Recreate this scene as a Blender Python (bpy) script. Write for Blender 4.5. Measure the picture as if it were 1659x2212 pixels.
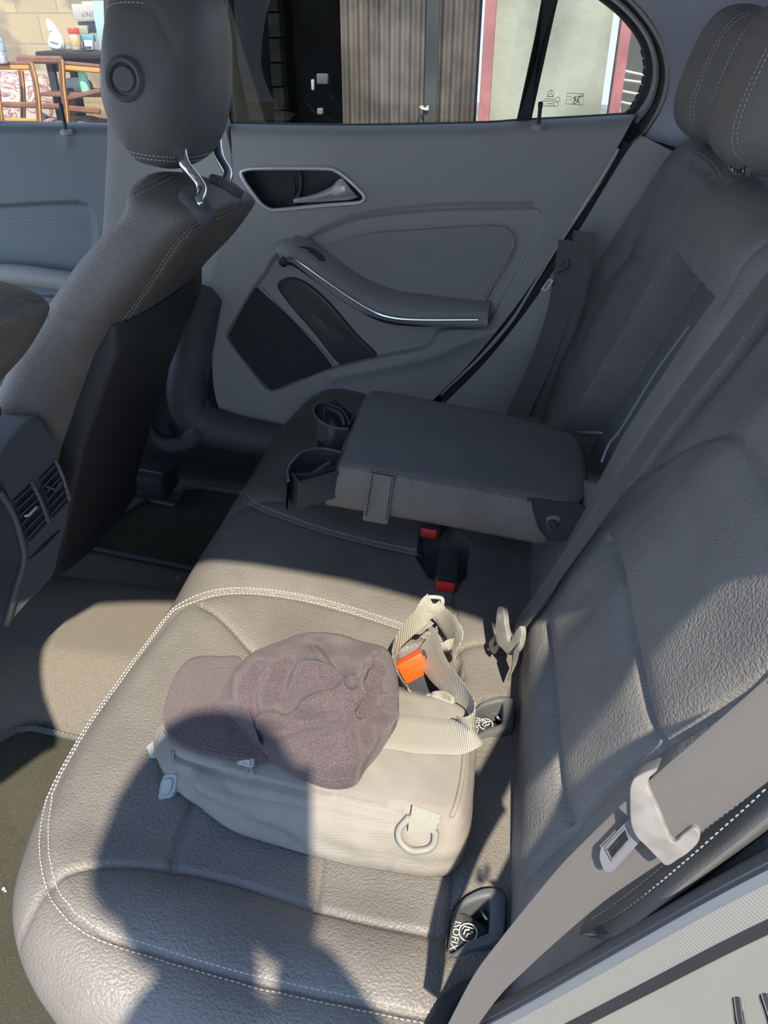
import bpy, bmesh, math, random
import numpy as np
from mathutils import Vector as V, Matrix
from mathutils.bvhtree import BVHTree
for o in list(bpy.data.objects): bpy.data.objects.remove(o)
random.seed(7); RNG = np.random.default_rng(7)
SC = bpy.context.scene; COL = SC.collection
# ------------------------------------------------------------------ camera, world, sun, exposure
W, H, FPX, PITCH, YAW = 1659, 2212, 1680.0, math.radians(33), math.radians(10)
CAM = np.array([0.0, 0.0, 0.80])
cd = bpy.data.cameras.new('camera'); cam = bpy.data.objects.new('camera', cd); COL.objects.link(cam)
cam.location = CAM; cam.rotation_euler = (math.pi/2 - PITCH, 0, YAW)
cd.sensor_fit = 'VERTICAL'; cd.sensor_height = 36; cd.lens = 36*FPX/H; cd.clip_start = .01; cd.clip_end = 200
SC.camera = cam
SC.view_settings.view_transform = 'Standard'; SC.view_settings.look = 'None'
SC.view_settings.exposure = 0.15; SC.view_settings.gamma = 1; SC.view_settings.use_curve_mapping = False
wd = bpy.data.worlds.new('sky'); SC.world = wd; wd.use_nodes = True
nt = wd.node_tree; bg = nt.nodes['Background']
tc = nt.nodes.new('ShaderNodeTexCoord'); sx = nt.nodes.new('ShaderNodeSeparateXYZ'); cr_ = nt.nodes.new('ShaderNodeValToRGB')
nt.links.new(tc.outputs['Generated'], sx.inputs[0]); nt.links.new(sx.outputs['Z'], cr_.inputs[0]); nt.links.new(cr_.outputs[0], bg.inputs[0])
cr_.color_ramp.elements[0].position = 0.0; cr_.color_ramp.elements[0].color = (.66, .80, 1.0, 1)
cr_.color_ramp.elements[1].position = 0.8; cr_.color_ramp.elements[1].color = (.30, .52, 1.0, 1)
bg.inputs[1].default_value = 1.9
SUN = np.array([-.26, .75, -1.0])
sl = bpy.data.lights.new('sun', 'SUN'); sl.energy = 7.5; sl.angle = math.radians(.9); sl.color = (1, .89, .73)
so = bpy.data.objects.new('sun', sl); COL.objects.link(so); so.location = (1, -3, 4)
so.rotation_euler = V(SUN).to_track_quat('-Z', 'Y').to_euler()

# ------------------------------------------------------------------ pixel <-> world
_fw = np.array([-math.sin(YAW)*math.cos(PITCH), math.cos(YAW)*math.cos(PITCH), -math.sin(PITCH)])
_rt = np.array([math.cos(YAW), math.sin(YAW), 0.0]); _up = np.cross(_rt, _fw)
def ray(px, py): return _fw*FPX + _rt*(px-W/2) - _up*(py-H/2)
def at(px, py, x=None, y=None, z=None):
    d = ray(px, py)
    t = (x-CAM[0])/d[0] if x is not None else (y-CAM[1])/d[1] if y is not None else (z-CAM[2])/d[2]
    return CAM + d*t
def atp(px, py, p0, n):
    d = ray(px, py); n = np.array(n, float)
    return CAM + d*((np.array(p0, float)-CAM)@n)/(d@n)

# ------------------------------------------------------------------ curves and meshes
def cr(P, n, closed=False):
    P = np.array(P, float); m = len(P)
    if m == 2 and not closed:
        t = np.linspace(0, 1, n)[:, None]; return P[0]*(1-t)+P[1]*t
    if closed: Q = np.vstack([P[-1], P, P[0], P[1]]); seg = m
    else: Q = np.vstack([2*P[0]-P[1], P, 2*P[-1]-P[-2]]); seg = m-1
    def ev(u):
        i = np.minimum(u.astype(int), seg-1); t = (u-i)[:, None]
        a, b, c, d = Q[i], Q[i+1], Q[i+2], Q[i+3]
        return .5*((2*b)+(-a+c)*t+(2*a-5*b+4*c-d)*t*t+(-a+3*b-3*c+d)*t**3)
    fine = ev(np.linspace(0, seg, seg*24+1)); L = np.r_[0, np.cumsum(np.linalg.norm(np.diff(fine, axis=0), axis=1))]
    tt = np.linspace(0, L[-1], n+1)[:-1] if closed else np.linspace(0, L[-1], n)
    return np.stack([np.interp(tt, L, fine[:, k]) for k in range(P.shape[1])], 1)
def lin(P, n, closed=False):
    P = np.array(P, float)
    if closed: P = np.vstack([P, P[:1]])
    L = np.r_[0, np.cumsum(np.linalg.norm(np.diff(P, axis=0), axis=1))]
    tt = np.linspace(0, L[-1], n+1)[:-1] if closed else np.linspace(0, L[-1], n)
    return np.stack([np.interp(tt, L, P[:, k]) for k in range(P.shape[1])], 1)
def sstep(a, b, x): t = np.clip((x-a)/(b-a), 0, 1); return t*t*(3-2*t)
def unit(v): v = np.array(v, float); return v/(np.linalg.norm(v)+1e-12)
def gridf(nu, nv, cu=False, cv=False, off=0):
    F = []
    for i in range(nu if cu else nu-1):
        for j in range(nv if cv else nv-1):
            a = i*nv+j; b = ((i+1) % nu)*nv+j; c = ((i+1) % nu)*nv+(j+1) % nv; d = i*nv+(j+1) % nv
            F.append((a+off, b+off, c+off, d+off))
    return F
class M:
    def __init__(s): s.v = []; s.f = []
    def add(s, v, f):
        o = len(s.v); s.v += [tuple(map(float, p)) for p in v]; s.f += [tuple(i+o for i in q) for q in f]; return s
    def grid(s, G, cu=False, cv=False):
        G = np.array(G); nu, nv = G.shape[:2]; return s.add(G.reshape(-1, 3), gridf(nu, nv, cu, cv))
    def rings(s, R, cap0=True, cap1=True):
        R = np.array(R); nu, nv = R.shape[:2]; s.add(R.reshape(-1, 3), gridf(nu, nv, False, True))
        o = len(s.v)-nu*nv
        for k, c in ((0, cap0), (nu-1, cap1)):
            if c:
                s.v.append(tuple(R[k].mean(0))); q = len(s.v)-1
                for j in range(nv): s.f.append((o+k*nv+j, o+k*nv+(j+1) % nv, q) if k == 0 else (o+k*nv+(j+1) % nv, o+k*nv+j, q))
        return s
    def tube(s, path, r, n=10, closed=False, flat=1.0, up=None, ends=True):
        P = np.array(path, float); m = len(P)
        T = np.array([unit((P[(i+1) % m] if closed or i < m-1 else P[i])-(P[i-1] if closed or i > 0 else P[i])) for i in range(m)])
        r = np.full(m, r) if np.isscalar(r) else cr(np.array(r, float)[:, None], m)[:, 0]
        N = None; R = []
        for i in range(m):
            if up is not None: N = unit(np.cross(np.cross(T[i], up), T[i]))
            elif N is None: N = unit(np.cross(T[i], [0, 0, 1] if abs(T[i][2]) < .9 else [1, 0, 0]))
            else: N = unit(N-T[i]*(N@T[i]))
            B = np.cross(T[i], N)
            R.append([P[i]+r[i]*(math.cos(a)*B+flat*math.sin(a)*N) for a in np.linspace(0, 2*math.pi, n, endpoint=False)])
        if closed: s.grid(R, True, True)
        else:
            if ends:
                R = [P[0]+(np.array(R[0])-P[0])*.55-T[0]*r[0]*.35]+R+[P[-1]+(np.array(R[-1])-P[-1])*.55+T[-1]*r[-1]*.35]
            s.rings(R)
        return s
    def ribbon(s, path, side, w, t, up=0):
        """flat band: path points, side vectors, width w, thickness t"""
        P = np.array(path, float); m = len(P); S = np.array(side, float)
        if S.ndim == 1: S = np.tile(S, (m, 1))
        w = np.full(m, w) if np.isscalar(w) else cr(np.array(w, float)[:, None], m)[:, 0]
        R = []
        for i in range(m):
            T = unit(P[min(i+1, m-1)]-P[max(i-1, 0)]); sd = unit(S[i]-T*(S[i]@T)); N = np.cross(T, sd)
            h = w[i]/2; e = t*.5
            R.append([P[i]+sd*a*h+N*b*e for a, b in ((-1, -.4), (-.97, -1), (-.5, -1), (0, -1), (.5, -1), (.97, -1), (1, -.4), (1, .4), (.97, 1), (.5, 1), (0, 1), (-.5, 1), (-.97, 1), (-1, .4))])
        return s.rings(R)
    def box(s, c, d, R=None, bev=.0):
        c = np.array(c, float); d = np.array(d, float)/2; R = np.eye(3) if R is None else np.array(R)
        if bev <= 0:
            v = [c+R@(d*np.array(q)) for q in ((-1, -1, -1), (1, -1, -1), (1, 1, -1), (-1, 1, -1), (-1, -1, 1), (1, -1, 1), (1, 1, 1), (-1, 1, 1))]
            return s.add(v, [(0, 3, 2, 1), (4, 5, 6, 7), (0, 1, 5, 4), (1, 2, 6, 5), (2, 3, 7, 6), (3, 0, 4, 7)])
        b = min(bev, d.min()*.95); rg = []
        for dz, ins in ((-d[2], b), (-d[2]+b*.3, b*.3), (-d[2]+b, 0), (d[2]-b, 0), (d[2]-b*.3, b*.3), (d[2], b)):
            x, y = d[0]-ins, d[1]-ins; k = b*.6
            rg.append([c+R@np.array(q) for q in ((x-k, y, dz), (-x+k, y, dz), (-x, y-k, dz), (-x, -y+k, dz), (-x+k, -y, dz), (x-k, -y, dz), (x, -y+k, dz), (x, y-k, dz))])
        return s.rings(rg)
    def lathe(s, c, prof, n=32, ax=(0, 0, 1), a0=0, a1=2*math.pi):
        ax = unit(ax); u = unit(np.cross(ax, [1, 0, 0] if abs(ax[0]) < .9 else [0, 1, 0])); w = np.cross(ax, u); c = np.array(c, float)
        full = a1-a0 > 6.28; A = np.linspace(a0, a1, n, endpoint=not full)
        R = [[c+ax*z+r*(math.cos(a)*u+math.sin(a)*w) for a in A] for r, z in prof]
        return s.rings(R, prof[0][0] > 1e-6, prof[-1][0] > 1e-6) if full else s.grid(R)
    def pillow(s, out, nrm, h, rnd=.004, depth=.004, dome=0.0, n=96, smooth=True, ngon=False):
        if ngon: rnd = .0012
        """slab with rounded rim standing on a closed 3-D outline, raised by h along nrm"""
        O = cr(out, n, True) if smooth else lin(out, n, True); nrm = unit(nrm); C = O.mean(0)
        T = np.roll(O, -1, 0)-np.roll(O, 1, 0); S = np.cross(nrm, T); S /= (np.linalg.norm(S, axis=1)[:, None]+1e-12)
        if np.cross(O-C, np.roll(O, -1, 0)-C).sum(0)@nrm < 0: S = -S
        R = [O-nrm*depth, O]
        k = 5
        for i in range(k+1):
            a = i/k*math.pi/2; R.append(O+S*rnd*(1-math.cos(a))+nrm*(h-rnd+rnd*math.sin(a) if h > rnd else h*math.sin(a)))
        if ngon:
            s.rings(R, False, False); o = len(s.v)-n; from mathutils.geometry import tessellate_polygon as tp; s.f += [tuple(i+o for i in q) for q in tp([[V(p) for p in R[-1]]])]; return s
        top = R[-1]
        for t in (.85, .65, .45, .25, .1): R.append(C+(top-C)*t+nrm*dome*(1-t*t))
        s.rings(R); return s
    def raw(s): return s.v, s.f
    def build(s, name, m, parent=None, smooth=True, ang=40):
        if getattr(s, 'rows', None):
            for a, b, c, d in [(r[0], r[1], (s.rows[k+1][0] if k+1 < len(s.rows) else len(s.v)), (s.rows[k+1][1] if k+1 < len(s.rows) else len(s.f))) for k, r in enumerate(s.rows)]:
                if c > a: o = obj(name, s.v[a:c], [tuple(i-a for i in q) for q in s.f[b:d]], m, parent, smooth, ang); s.made = getattr(s, 'made', [])+[o]
            return o
        return obj(name, s.v, s.f, m, parent, smooth, ang)
_origin = {}
def obj(name, v, f, m, parent=None, smooth=True, ang=40):
    v = np.array(v, float); base = np.zeros(3)
    if parent is not None: base = _origin[parent.name]
    me = bpy.data.meshes.new(name); me.from_pydata((v-base).tolist(), [], [list(q) for q in f]); me.update()
    bm = bmesh.new(); bm.from_mesh(me); bmesh.ops.recalc_face_normals(bm, faces=bm.faces)
    if smooth:
        lim = math.radians(ang)
        for fc in bm.faces: fc.smooth = True
        for e in bm.edges:
            if len(e.link_faces) == 2 and e.calc_face_angle(0) > lim: e.smooth = False
    bm.to_mesh(me); bm.free()
    if m is not None: me.materials.append(m)
    o = bpy.data.objects.new(name, me); COL.objects.link(o)
    if parent is not None: o.parent = parent; _origin[o.name] = base
    else: _origin[o.name] = base
    return o
def thing(name, label, cat, loc=(0, 0, 0), group=None, kind=None):
    o = bpy.data.objects.new(name, None); COL.objects.link(o); o.location = loc; o.empty_display_size = .05
    o['label'] = label; o['category'] = cat; _origin[o.name] = np.array(loc, float)
    if group: o['group'] = group
    if kind: o['kind'] = kind
    return o
def tag(o, label, cat, group=None, kind=None):
    o['label'] = label; o['category'] = cat
    if group: o['group'] = group
    if kind: o['kind'] = kind
    return o
def struct(o, label=None, cat=None):
    o['kind'] = 'structure'
    if label: o['label'] = label
    if cat: o['category'] = cat
    return o
def bvh(v, f): return BVHTree.FromPolygons([tuple(p) for p in v], [tuple(q) for q in f])
def hit(px, py, B):
    d = V(unit(ray(px, py))); r = B.ray_cast(V(CAM), d)
    if r[0] is None: return None, None
    n = r[1] if r[1].dot(d) < 0 else -r[1]
    return np.array(r[0]), np.array(n)
def hitpath(P, B, n=60, lift=0.0, smooth=True):
    Q = (cr if smooth else lin)(P, n); o, N = [], []
    for q in Q:
        p, nn = hit(q[0], q[1], B)
        if p is not None: o.append(p+nn*lift); N.append(nn)
    o = np.array(o); N = np.array(N)
    for _ in range(2):
        if len(o) > 4: o[1:-1] = (o[:-2]+2*o[1:-1]+o[2:])/4; N[1:-1] = (N[:-2]+2*N[1:-1]+N[2:])/4
    return o, N
def stitch(mb, P, N, off=0.0, pitch=.0058, ln=.0046, w=.0015, h=.0013, B=None):
    P = np.array(P, float); N = np.array(N, float)
    if N.ndim == 1: N = np.tile(N, (len(P), 1))
    T = np.gradient(P, axis=0); T /= np.linalg.norm(T, axis=1)[:, None]+1e-12
    S = np.cross(N, T); S /= np.linalg.norm(S, axis=1)[:, None]+1e-12; P = P+S*off
    L = np.r_[0, np.cumsum(np.linalg.norm(np.diff(P, axis=0), axis=1))]
    k = int(L[-1]/pitch)
    if k and hasattr(mb, 'rows') or (k and not mb.v): mb.rows = getattr(mb, 'rows', [])+[(len(mb.v), len(mb.f))]
    for i in range(k):
        q = (i+.5)*pitch; p = np.array([np.interp(q, L, P[:, a]) for a in range(3)])
        t = unit([np.interp(q, L, T[:, a]) for a in range(3)]); n = unit([np.interp(q, L, N[:, a]) for a in range(3)]); s_ = np.cross(n, t)
        if B is not None:
            r = B.ray_cast(V(p+n*.015), V(-n), .03)
            if r[0]: p = np.array(r[0])+n*.0002
        v = [p-t*ln/2, p-t*ln*.3+s_*w/2, p-t*ln*.3-s_*w/2, p-t*ln*.3+n*h, p+t*ln*.3+s_*w/2, p+t*ln*.3-s_*w/2, p+t*ln*.3+n*h, p+t*ln/2]
        mb.add(v, [(0, 1, 3), (0, 3, 2), (1, 4, 6, 3), (2, 3, 6, 5), (4, 7, 6), (5, 6, 7)])
    return mb
def segdist(X, path):
    """distance of points X (n,2|3) to a polyline"""
    P = np.array(path, float); best = np.full(len(X), 1e9)
    for a, b in zip(P[:-1], P[1:]):
        d = b-a; L = d@d+1e-18; t = np.clip(((X-a)@d)/L, 0, 1)
        q = X-(a+t[:, None]*d); best = np.minimum(best, np.einsum('ij,ij->i', q, q))
    return np.sqrt(best)
def sdf(X, poly):
    """signed distance to closed 2-D polygon, negative inside"""
    P = np.array(poly, float); d = segdist(X, np.vstack([P, P[:1]])); ins = np.zeros(len(X), bool); j = len(P)-1
    for i in range(len(P)):
        a, b = P[i], P[j]; c = (a[1] > X[:, 1]) != (b[1] > X[:, 1])
        with np.errstate(divide='ignore', invalid='ignore'): xx = (b[0]-a[0])*(X[:, 1]-a[1])/(b[1]-a[1]+1e-15)+a[0]
        ins ^= c & (X[:, 0] < xx); j = i
    return np.where(ins, -d, d)
_nz = [(RNG.normal(size=3), RNG.uniform(0, 6.28)) for _ in range(24)]
def noise(X, f, k=8):
    X = np.array(X, float); o = np.zeros(len(X))
    for i in range(k): d, p = _nz[i]; o += np.sin(X@(d*f*(.6+.12*i))+p)
    return o/k
def text_mesh(txt, size, origin, xdir, ydir, mat_, parent, name='lettering', extr=.0003, align='LEFT', mirror=False):
    c = bpy.data.curves.new(name, 'FONT'); c.body = txt; c.size = size; c.extrude = extr; c.align_x = align; c.resolution_u = 2
    t = bpy.data.objects.new(name, c); COL.objects.link(t); dg = bpy.context.evaluated_depsgraph_get(); dg.update()
    me = bpy.data.meshes.new_from_object(t.evaluated_get(dg)); COL.objects.unlink(t); bpy.data.objects.remove(t)
    x = unit(xdir); y = unit(np.array(ydir)-x*(np.array(ydir)@x)); z = np.cross(x, y); b = np.array(origin, float)
    vs = [b+x*v.co.x+y*v.co.y+z*v.co.z for v in me.vertices]; fs = [tuple(p.vertices) for p in me.polygons]
    return obj(name, vs, fs, mat_, parent, False)

# ------------------------------------------------------------------ materials
def mat(name, col, rough=.5, metal=0.0, spec=.5, bump=None, bs=300, bst=.3, var=0.0, vs=8, dust=0.0, sheen=0, col2=None, coat=0, dist=.001):
    m = bpy.data.materials.new(name); m.use_nodes = True; n = m.node_tree; b = n.nodes['Principled BSDF']; L = n.links.new
    col = tuple(col)+(1,) if len(col) == 3 else col
    b.inputs['Base Color'].default_value = col; b.inputs['Roughness'].default_value = rough; b.inputs['Metallic'].default_value = metal
    b.inputs['Specular IOR Level'].default_value = spec
    if sheen: b.inputs['Sheen Weight'].default_value = sheen; b.inputs['Sheen Roughness'].default_value = .4
    if coat: b.inputs['Coat Weight'].default_value = coat
    tc = n.nodes.new('ShaderNodeTexCoord')
    def nz(scale, det=3):
        t = n.nodes.new('ShaderNodeTexNoise'); t.inputs['Scale'].default_value = scale; t.inputs['Detail'].default_value = det; L(tc.outputs['Object'], t.inputs['Vector']); return t
    if var or dust or col2:
        a = nz(vs, 4); r = n.nodes.new('ShaderNodeValToRGB'); L(a.outputs[0], r.inputs[0])
        c0 = tuple(x*(1-var) for x in col[:3])+(1,); c1 = (tuple(col2)+(1,)) if col2 else tuple(min(1, x*(1+var)) for x in col[:3])+(1,)
        r.color_ramp.elements[0].position = .38; r.color_ramp.elements[0].color = c0; r.color_ramp.elements[1].position = .62; r.color_ramp.elements[1].color = c1
        last = r.outputs[0]
        if dust:
            d = nz(900, 2); dr = n.nodes.new('ShaderNodeValToRGB'); L(d.outputs[0], dr.inputs[0]); dr.color_ramp.elements[0].position = .70; dr.color_ramp.elements[1].position = .76
            mx = n.nodes.new('ShaderNodeMixRGB'); mu = n.nodes.new('ShaderNodeMath'); mu.operation = 'MULTIPLY'; mu.inputs[1].default_value = dust
            L(dr.outputs[0], mu.inputs[0]); L(mu.outputs[0], mx.inputs[0]); L(last, mx.inputs[1]); mx.inputs[2].default_value = (.55, .53, .48, 1); last = mx.outputs[0]
        L(last, b.inputs['Base Color'])
    if bump:
        bp = n.nodes.new('ShaderNodeBump'); bp.inputs['Strength'].default_value = bst; bp.inputs['Distance'].default_value = dist
        if bump == 'leather':
            v = n.nodes.new('ShaderNodeTexVoronoi'); v.feature = 'SMOOTH_F1'; v.inputs['Scale'].default_value = bs
            a = nz(bs*.35, 2); ad = n.nodes.new('ShaderNodeMixRGB'); ad.inputs[0].default_value = .004
            L(tc.outputs['Object'], ad.inputs[1]); L(a.outputs[1], ad.inputs[2]); L(ad.outputs[0], v.inputs['Vector']); L(v.outputs['Distance'], bp.inputs['Height'])
            bp.invert = True
        elif bump == 'noise': a = nz(bs, 4); L(a.outputs[0], bp.inputs['Height'])
        elif bump == 'weave':
            w1 = n.nodes.new('ShaderNodeTexWave'); w2 = n.nodes.new('ShaderNodeTexWave')
            for w_, dr_ in ((w1, 'X'), (w2, 'Y')): w_.wave_type = 'BANDS'; w_.bands_direction = dr_; w_.inputs['Scale'].default_value = bs; L(tc.outputs['Object'], w_.inputs['Vector'])
            ad = n.nodes.new('ShaderNodeMath'); ad.operation = 'ADD'; L(w1.outputs[0], ad.inputs[0]); L(w2.outputs[0], ad.inputs[1]); L(ad.outputs[0], bp.inputs['Height'])
        elif bump in ('ribx', 'riby', 'ribz', 'ribd'):
            w1 = n.nodes.new('ShaderNodeTexWave'); w1.wave_type = 'BANDS'; w1.bands_direction = {'ribx': 'X', 'riby': 'Y', 'ribz': 'Z', 'ribd': 'DIAGONAL'}[bump]; w1.inputs['Scale'].default_value = bs
            L(tc.outputs['Object'], w1.inputs['Vector']); L(w1.outputs[0], bp.inputs['Height'])
        L(bp.outputs[0], b.inputs['Normal'])
    return m
def glass(name, tint, gloss=.08, rough=0.0):
    m = bpy.data.materials.new(name); m.use_nodes = True; n = m.node_tree; n.nodes.clear(); L = n.links.new
    o = n.nodes.new('ShaderNodeOutputMaterial'); t = n.nodes.new('ShaderNodeBsdfTransparent'); g = n.nodes.new('ShaderNodeBsdfGlossy'); mx = n.nodes.new('ShaderNodeMixShader')
    t.inputs[0].default_value = tuple(tint)+(1,); g.inputs['Roughness'].default_value = rough; f = n.nodes.new('ShaderNodeFresnel'); f.inputs[0].default_value = 1.3
    L(f.outputs[0], mx.inputs[0]); L(t.outputs[0], mx.inputs[1]); L(g.outputs[0], mx.inputs[2]); L(mx.outputs[0], o.inputs[0]); return m
m_leather = mat('black leather', (.182, .170, .152), .50, bump='leather', bs=400, bst=.9, var=.10, vs=10, dust=.5, dist=.0012)
m_leatherb = mat('backrest leather', (.225, .218, .205), .54, bump='leather', bs=400, bst=.8, var=.08, vs=10, dust=.4, dist=.0011)  # paler than the cushion leather: lens haze is put into this colour
m_leatherf = mat('smooth black leather', (.15, .15, .147), .5, bump='leather', bs=520, bst=.35, var=.06, vs=10, dist=.0006)
m_plastic = mat('grey black plastic', (.11, .117, .122), .55, bump='noise', bs=900, bst=.12, dist=.0004)
m_plasticd = mat('dark plastic', (.03, .033, .037), .45)
m_gloss = mat('satin black plastic', (.06, .065, .07), .28)
m_doorp = mat('door plastic', (.41, .415, .40), .62, bump='noise', bs=700, bst=.15, dist=.0004)  # lens haze over the door is mixed into this lightened base colour
m_doorl = mat('door leather', (.33, .335, .32), .5, bump='leather', bs=520, bst=.3, dist=.0005)  # insert and armrest leather, lightened to carry the lens haze as well
m_shell = mat('seat shell', (.05, .053, .056), .5, bump='noise', bs=800, bst=.15, dist=.0004)
m_thread = mat('pale thread', (.62, .60, .54), .7)
m_threadd = mat('dark thread', (.02, .02, .022), .7)
m_chrome = mat('chrome', (.82, .83, .84), .12, metal=1)
m_alu = mat('satin aluminium', (.80, .81, .82), .42, metal=.65)
m_steel = mat('scuffed steel', (.55, .55, .54), .38, metal=1, bump='noise', bs=300, bst=.3)
m_red = mat('red button', (.75, .03, .02), .4)
m_orange = mat('orange red button', (.95, .10, .01), .35)
m_carpet = mat('grey carpet', (.23, .21, .175), .95, spec=.1, bump='noise', bs=1500, bst=.8, var=.25, vs=700, dist=.002)
m_mat = mat('olive black floor mat', (.085, .084, .062), .95, spec=.1, bump='noise', bs=1600, bst=.8, var=.25, vs=600, dust=.35, dist=.002)
m_belt = mat('belt webbing', (.115, .108, .10), .6, bump='ribd', bs=330, bst=.35, sheen=.15, dist=.0005)
m_tongue = mat('belt tongue plastic', (.23, .22, .20), .55, bump='noise', bs=120, bst=.15, var=.15, vs=60)
m_bag = mat('khaki nylon', (.285, .262, .225), .75, bump='weave', bs=220, bst=.4, var=.04, vs=30, dist=.0005)
m_strap = mat('khaki webbing', (.39, .375, .31), .6, bump='ribx', bs=150, bst=.9, dist=.0010)
m_pull = mat('grey rubber', (.33, .36, .34), .5)
m_cap = mat('plum brown cotton', (.118, .088, .092), .85, bump='weave', bs=300, bst=.6, var=.5, vs=1100, sheen=.12, dist=.0007)
m_capd = mat('cap thread', (.20, .15, .13), .8)
m_ceil = mat('headliner', (.42, .45, .50), .9, bump='noise', bs=600, bst=.2)
m_rubber = mat('rubber', (.03, .032, .036), .6)
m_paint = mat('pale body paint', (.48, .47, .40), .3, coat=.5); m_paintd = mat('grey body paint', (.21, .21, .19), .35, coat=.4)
m_glass = glass('tinted glass', (.62, .66, .64)); m_clear = glass('clear glass', (.93, .96, .94)); m_tint = glass('dark tinted glass', (.40, .43, .42))
m_white = mat('white print', (.55, .55, .53), .6)
# ------------------------------------------------------------------ car shell: floor
ZF = -.33
def floor_z(x, y):
    tun = .13*sstep(.80, .96, y)*(1-sstep(1.14, 1.30, y))*sstep(-.3, -.6, x)
    return ZF+tun+.02*sstep(-.62, -.50, x)
gx = np.linspace(-1.7, .6, 120); gy = np.linspace(.36, 1.72, 110)
G = np.array([[(x, y, float(floor_z(x, y))) for y in gy] for x in gx])
fl = struct(M().grid(G).build('floor', m_carpet), 'grey carpet covering the car floor and centre tunnel', 'carpet')
def floor_hit(px, py, lift=.0):
    z = ZF
    for _ in range(12): p = at(px, py, z=z); z = floor_z(p[0], p[1])+lift
    return at(px, py, z=z)
def floor_mat(pxs, name_label):
    t = thing('floor_mat', name_label, 'floor mat', (-.8, float(np.mean([floor_hit(*p)[1] for p in pxs])), ZF))
    O = np.array([floor_hit(px, py, .006) for px, py in pxs])
    mb = M().pillow(O, (0, 0, 1), .008, .004, .004, smooth=False, n=120); mb.build('carpet_pile', m_mat, t)
    E = lin(O, 260, True); E[:, 2] += .009
    M().tube(E, .006, 8, True).build('edge_binding', m_plastic, t)
    s = M(); stitch(s, np.vstack([E, E[:1]])+np.array([0, 0, .0055]), np.array([0, 0, 1.]), 0, .009, .006, .0015, .001); s.build('edge_stitching', mat('grey thread', (.35, .36, .34), .8), t)
    return t
floor_mat([(-60, 1640), (40, 1584), (75, 1580), (330, 1640), (420, 2300), (-250, 2300)], 'near olive black floor mat with a stitched edge beside the near seat')
floor_mat([(320, 1085), (378, 1098), (400, 1062), (425, 1058), (620, 1085), (420, 1236), (150, 1180)], 'dark floor mat in the shade on the far side of the tunnel')
crumbs = [(385, 1248, .004), (281, 1194, .002), (8, 1920, .003), (12, 1925, .002), (20, 1880, .0015), (62, 1835, .0015), (250, 1290, .0012), (138, 1290, .0012), (276, 1163, .0012)]
for i, (px, py, r) in enumerate(crumbs[:4]):
    p = floor_hit(px, py, .016+r*.5); c = M().lathe(p, [(.0001, -r), (r*.8, -r*.5), (r, 0), (r*.7, r*.6), (.0001, r*.8)], 7).build('crumb', m_white)
    tag(c, ['white crumb on the dark floor by the seat front edge', 'tiny pale speck on the shaded far carpet', 'pale crumb on the near mat at the left edge', 'smaller pale crumb beside the one on the near mat'][i], 'crumb', 'crumbs on the floor')

# ------------------------------------------------------------------ rear bench cushion
YC0, YC1 = .275, 1.70
OUTL = [(-.30, .275), (-.385, .305), (-.455, .37), (-.492, .46), (-.508, .58), (-.504, .70), (-.496, .82), (-.494, 1.0), (-.496, 1.195), (-.50, 1.35), (-.498, 1.48), (-.47, 1.60), (-.40, 1.675), (-.28, 1.70), (-.1, 1.70), (.03, 1.70), (.075, 1.66), (.078, 1.4), (.078, 1.0), (.078, .6), (.07, .36), (.04, .285), (-.1, .272)]
def cush_h(x, y):
    x = np.asarray(x, float); y = np.asarray(y, float)
    h = .012+.040*sstep(-.16, -.43, x)-.020*sstep(-.03, .07, x)
    h += .016*sstep(.47, .36, y)*sstep(.06, -.1, x)+.012*sstep(1.50, 1.62, y)
    mid = sstep(.86, .95, y)*(1-sstep(1.17, 1.28, y)); h += .006*mid
    h -= .010*np.exp(-((x+.20)/.16)**2-((y-.62)/.12)**2)   # seat dish
    return h
def ring_cushion():
    n, nt_, r = 900, 170, .062
    O = cr(OUTL, n, True); T = np.roll(O, -1, 0)-np.roll(O, 1, 0); T /= np.linalg.norm(T, axis=1)[:, None]
    S = np.stack([T[:, 1], -T[:, 0]], 1)
    if ((O-O.mean(0))*S).sum() < 0: S = -S
    rr = np.where(O[:, 0] > .0, .02, r); rr = np.array([rr[np.arange(i-25, i+26) % n].mean() for i in range(n)])[:, None]
    I = O-S*rr; K = np.stack([np.full(n, -.20), np.clip(O[:, 1], .50, 1.46)], 1); K[:, 0] = -.2
    R = []
    for t in np.linspace(0, 1, nt_)**.9:
        p = K+(I-K)*t; R.append(np.c_[p, cush_h(p[:, 0], p[:, 1])])
    hI = cush_h(I[:, 0], I[:, 1])[:, None]
    for a in np.linspace(0, math.pi/2, 22)[1:]: R.append(np.c_[I+S*rr*math.sin(a), hI-rr*(1-math.cos(a))])
    for d in np.linspace(.01, .27, 16): R.append(np.c_[O-S*d*.30, hI-rr-d])
    return np.array(R)
RC = ring_cushion(); sh = RC.shape
B0 = bvh(RC.reshape(-1, 3), gridf(sh[0], sh[1], False, True))
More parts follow.
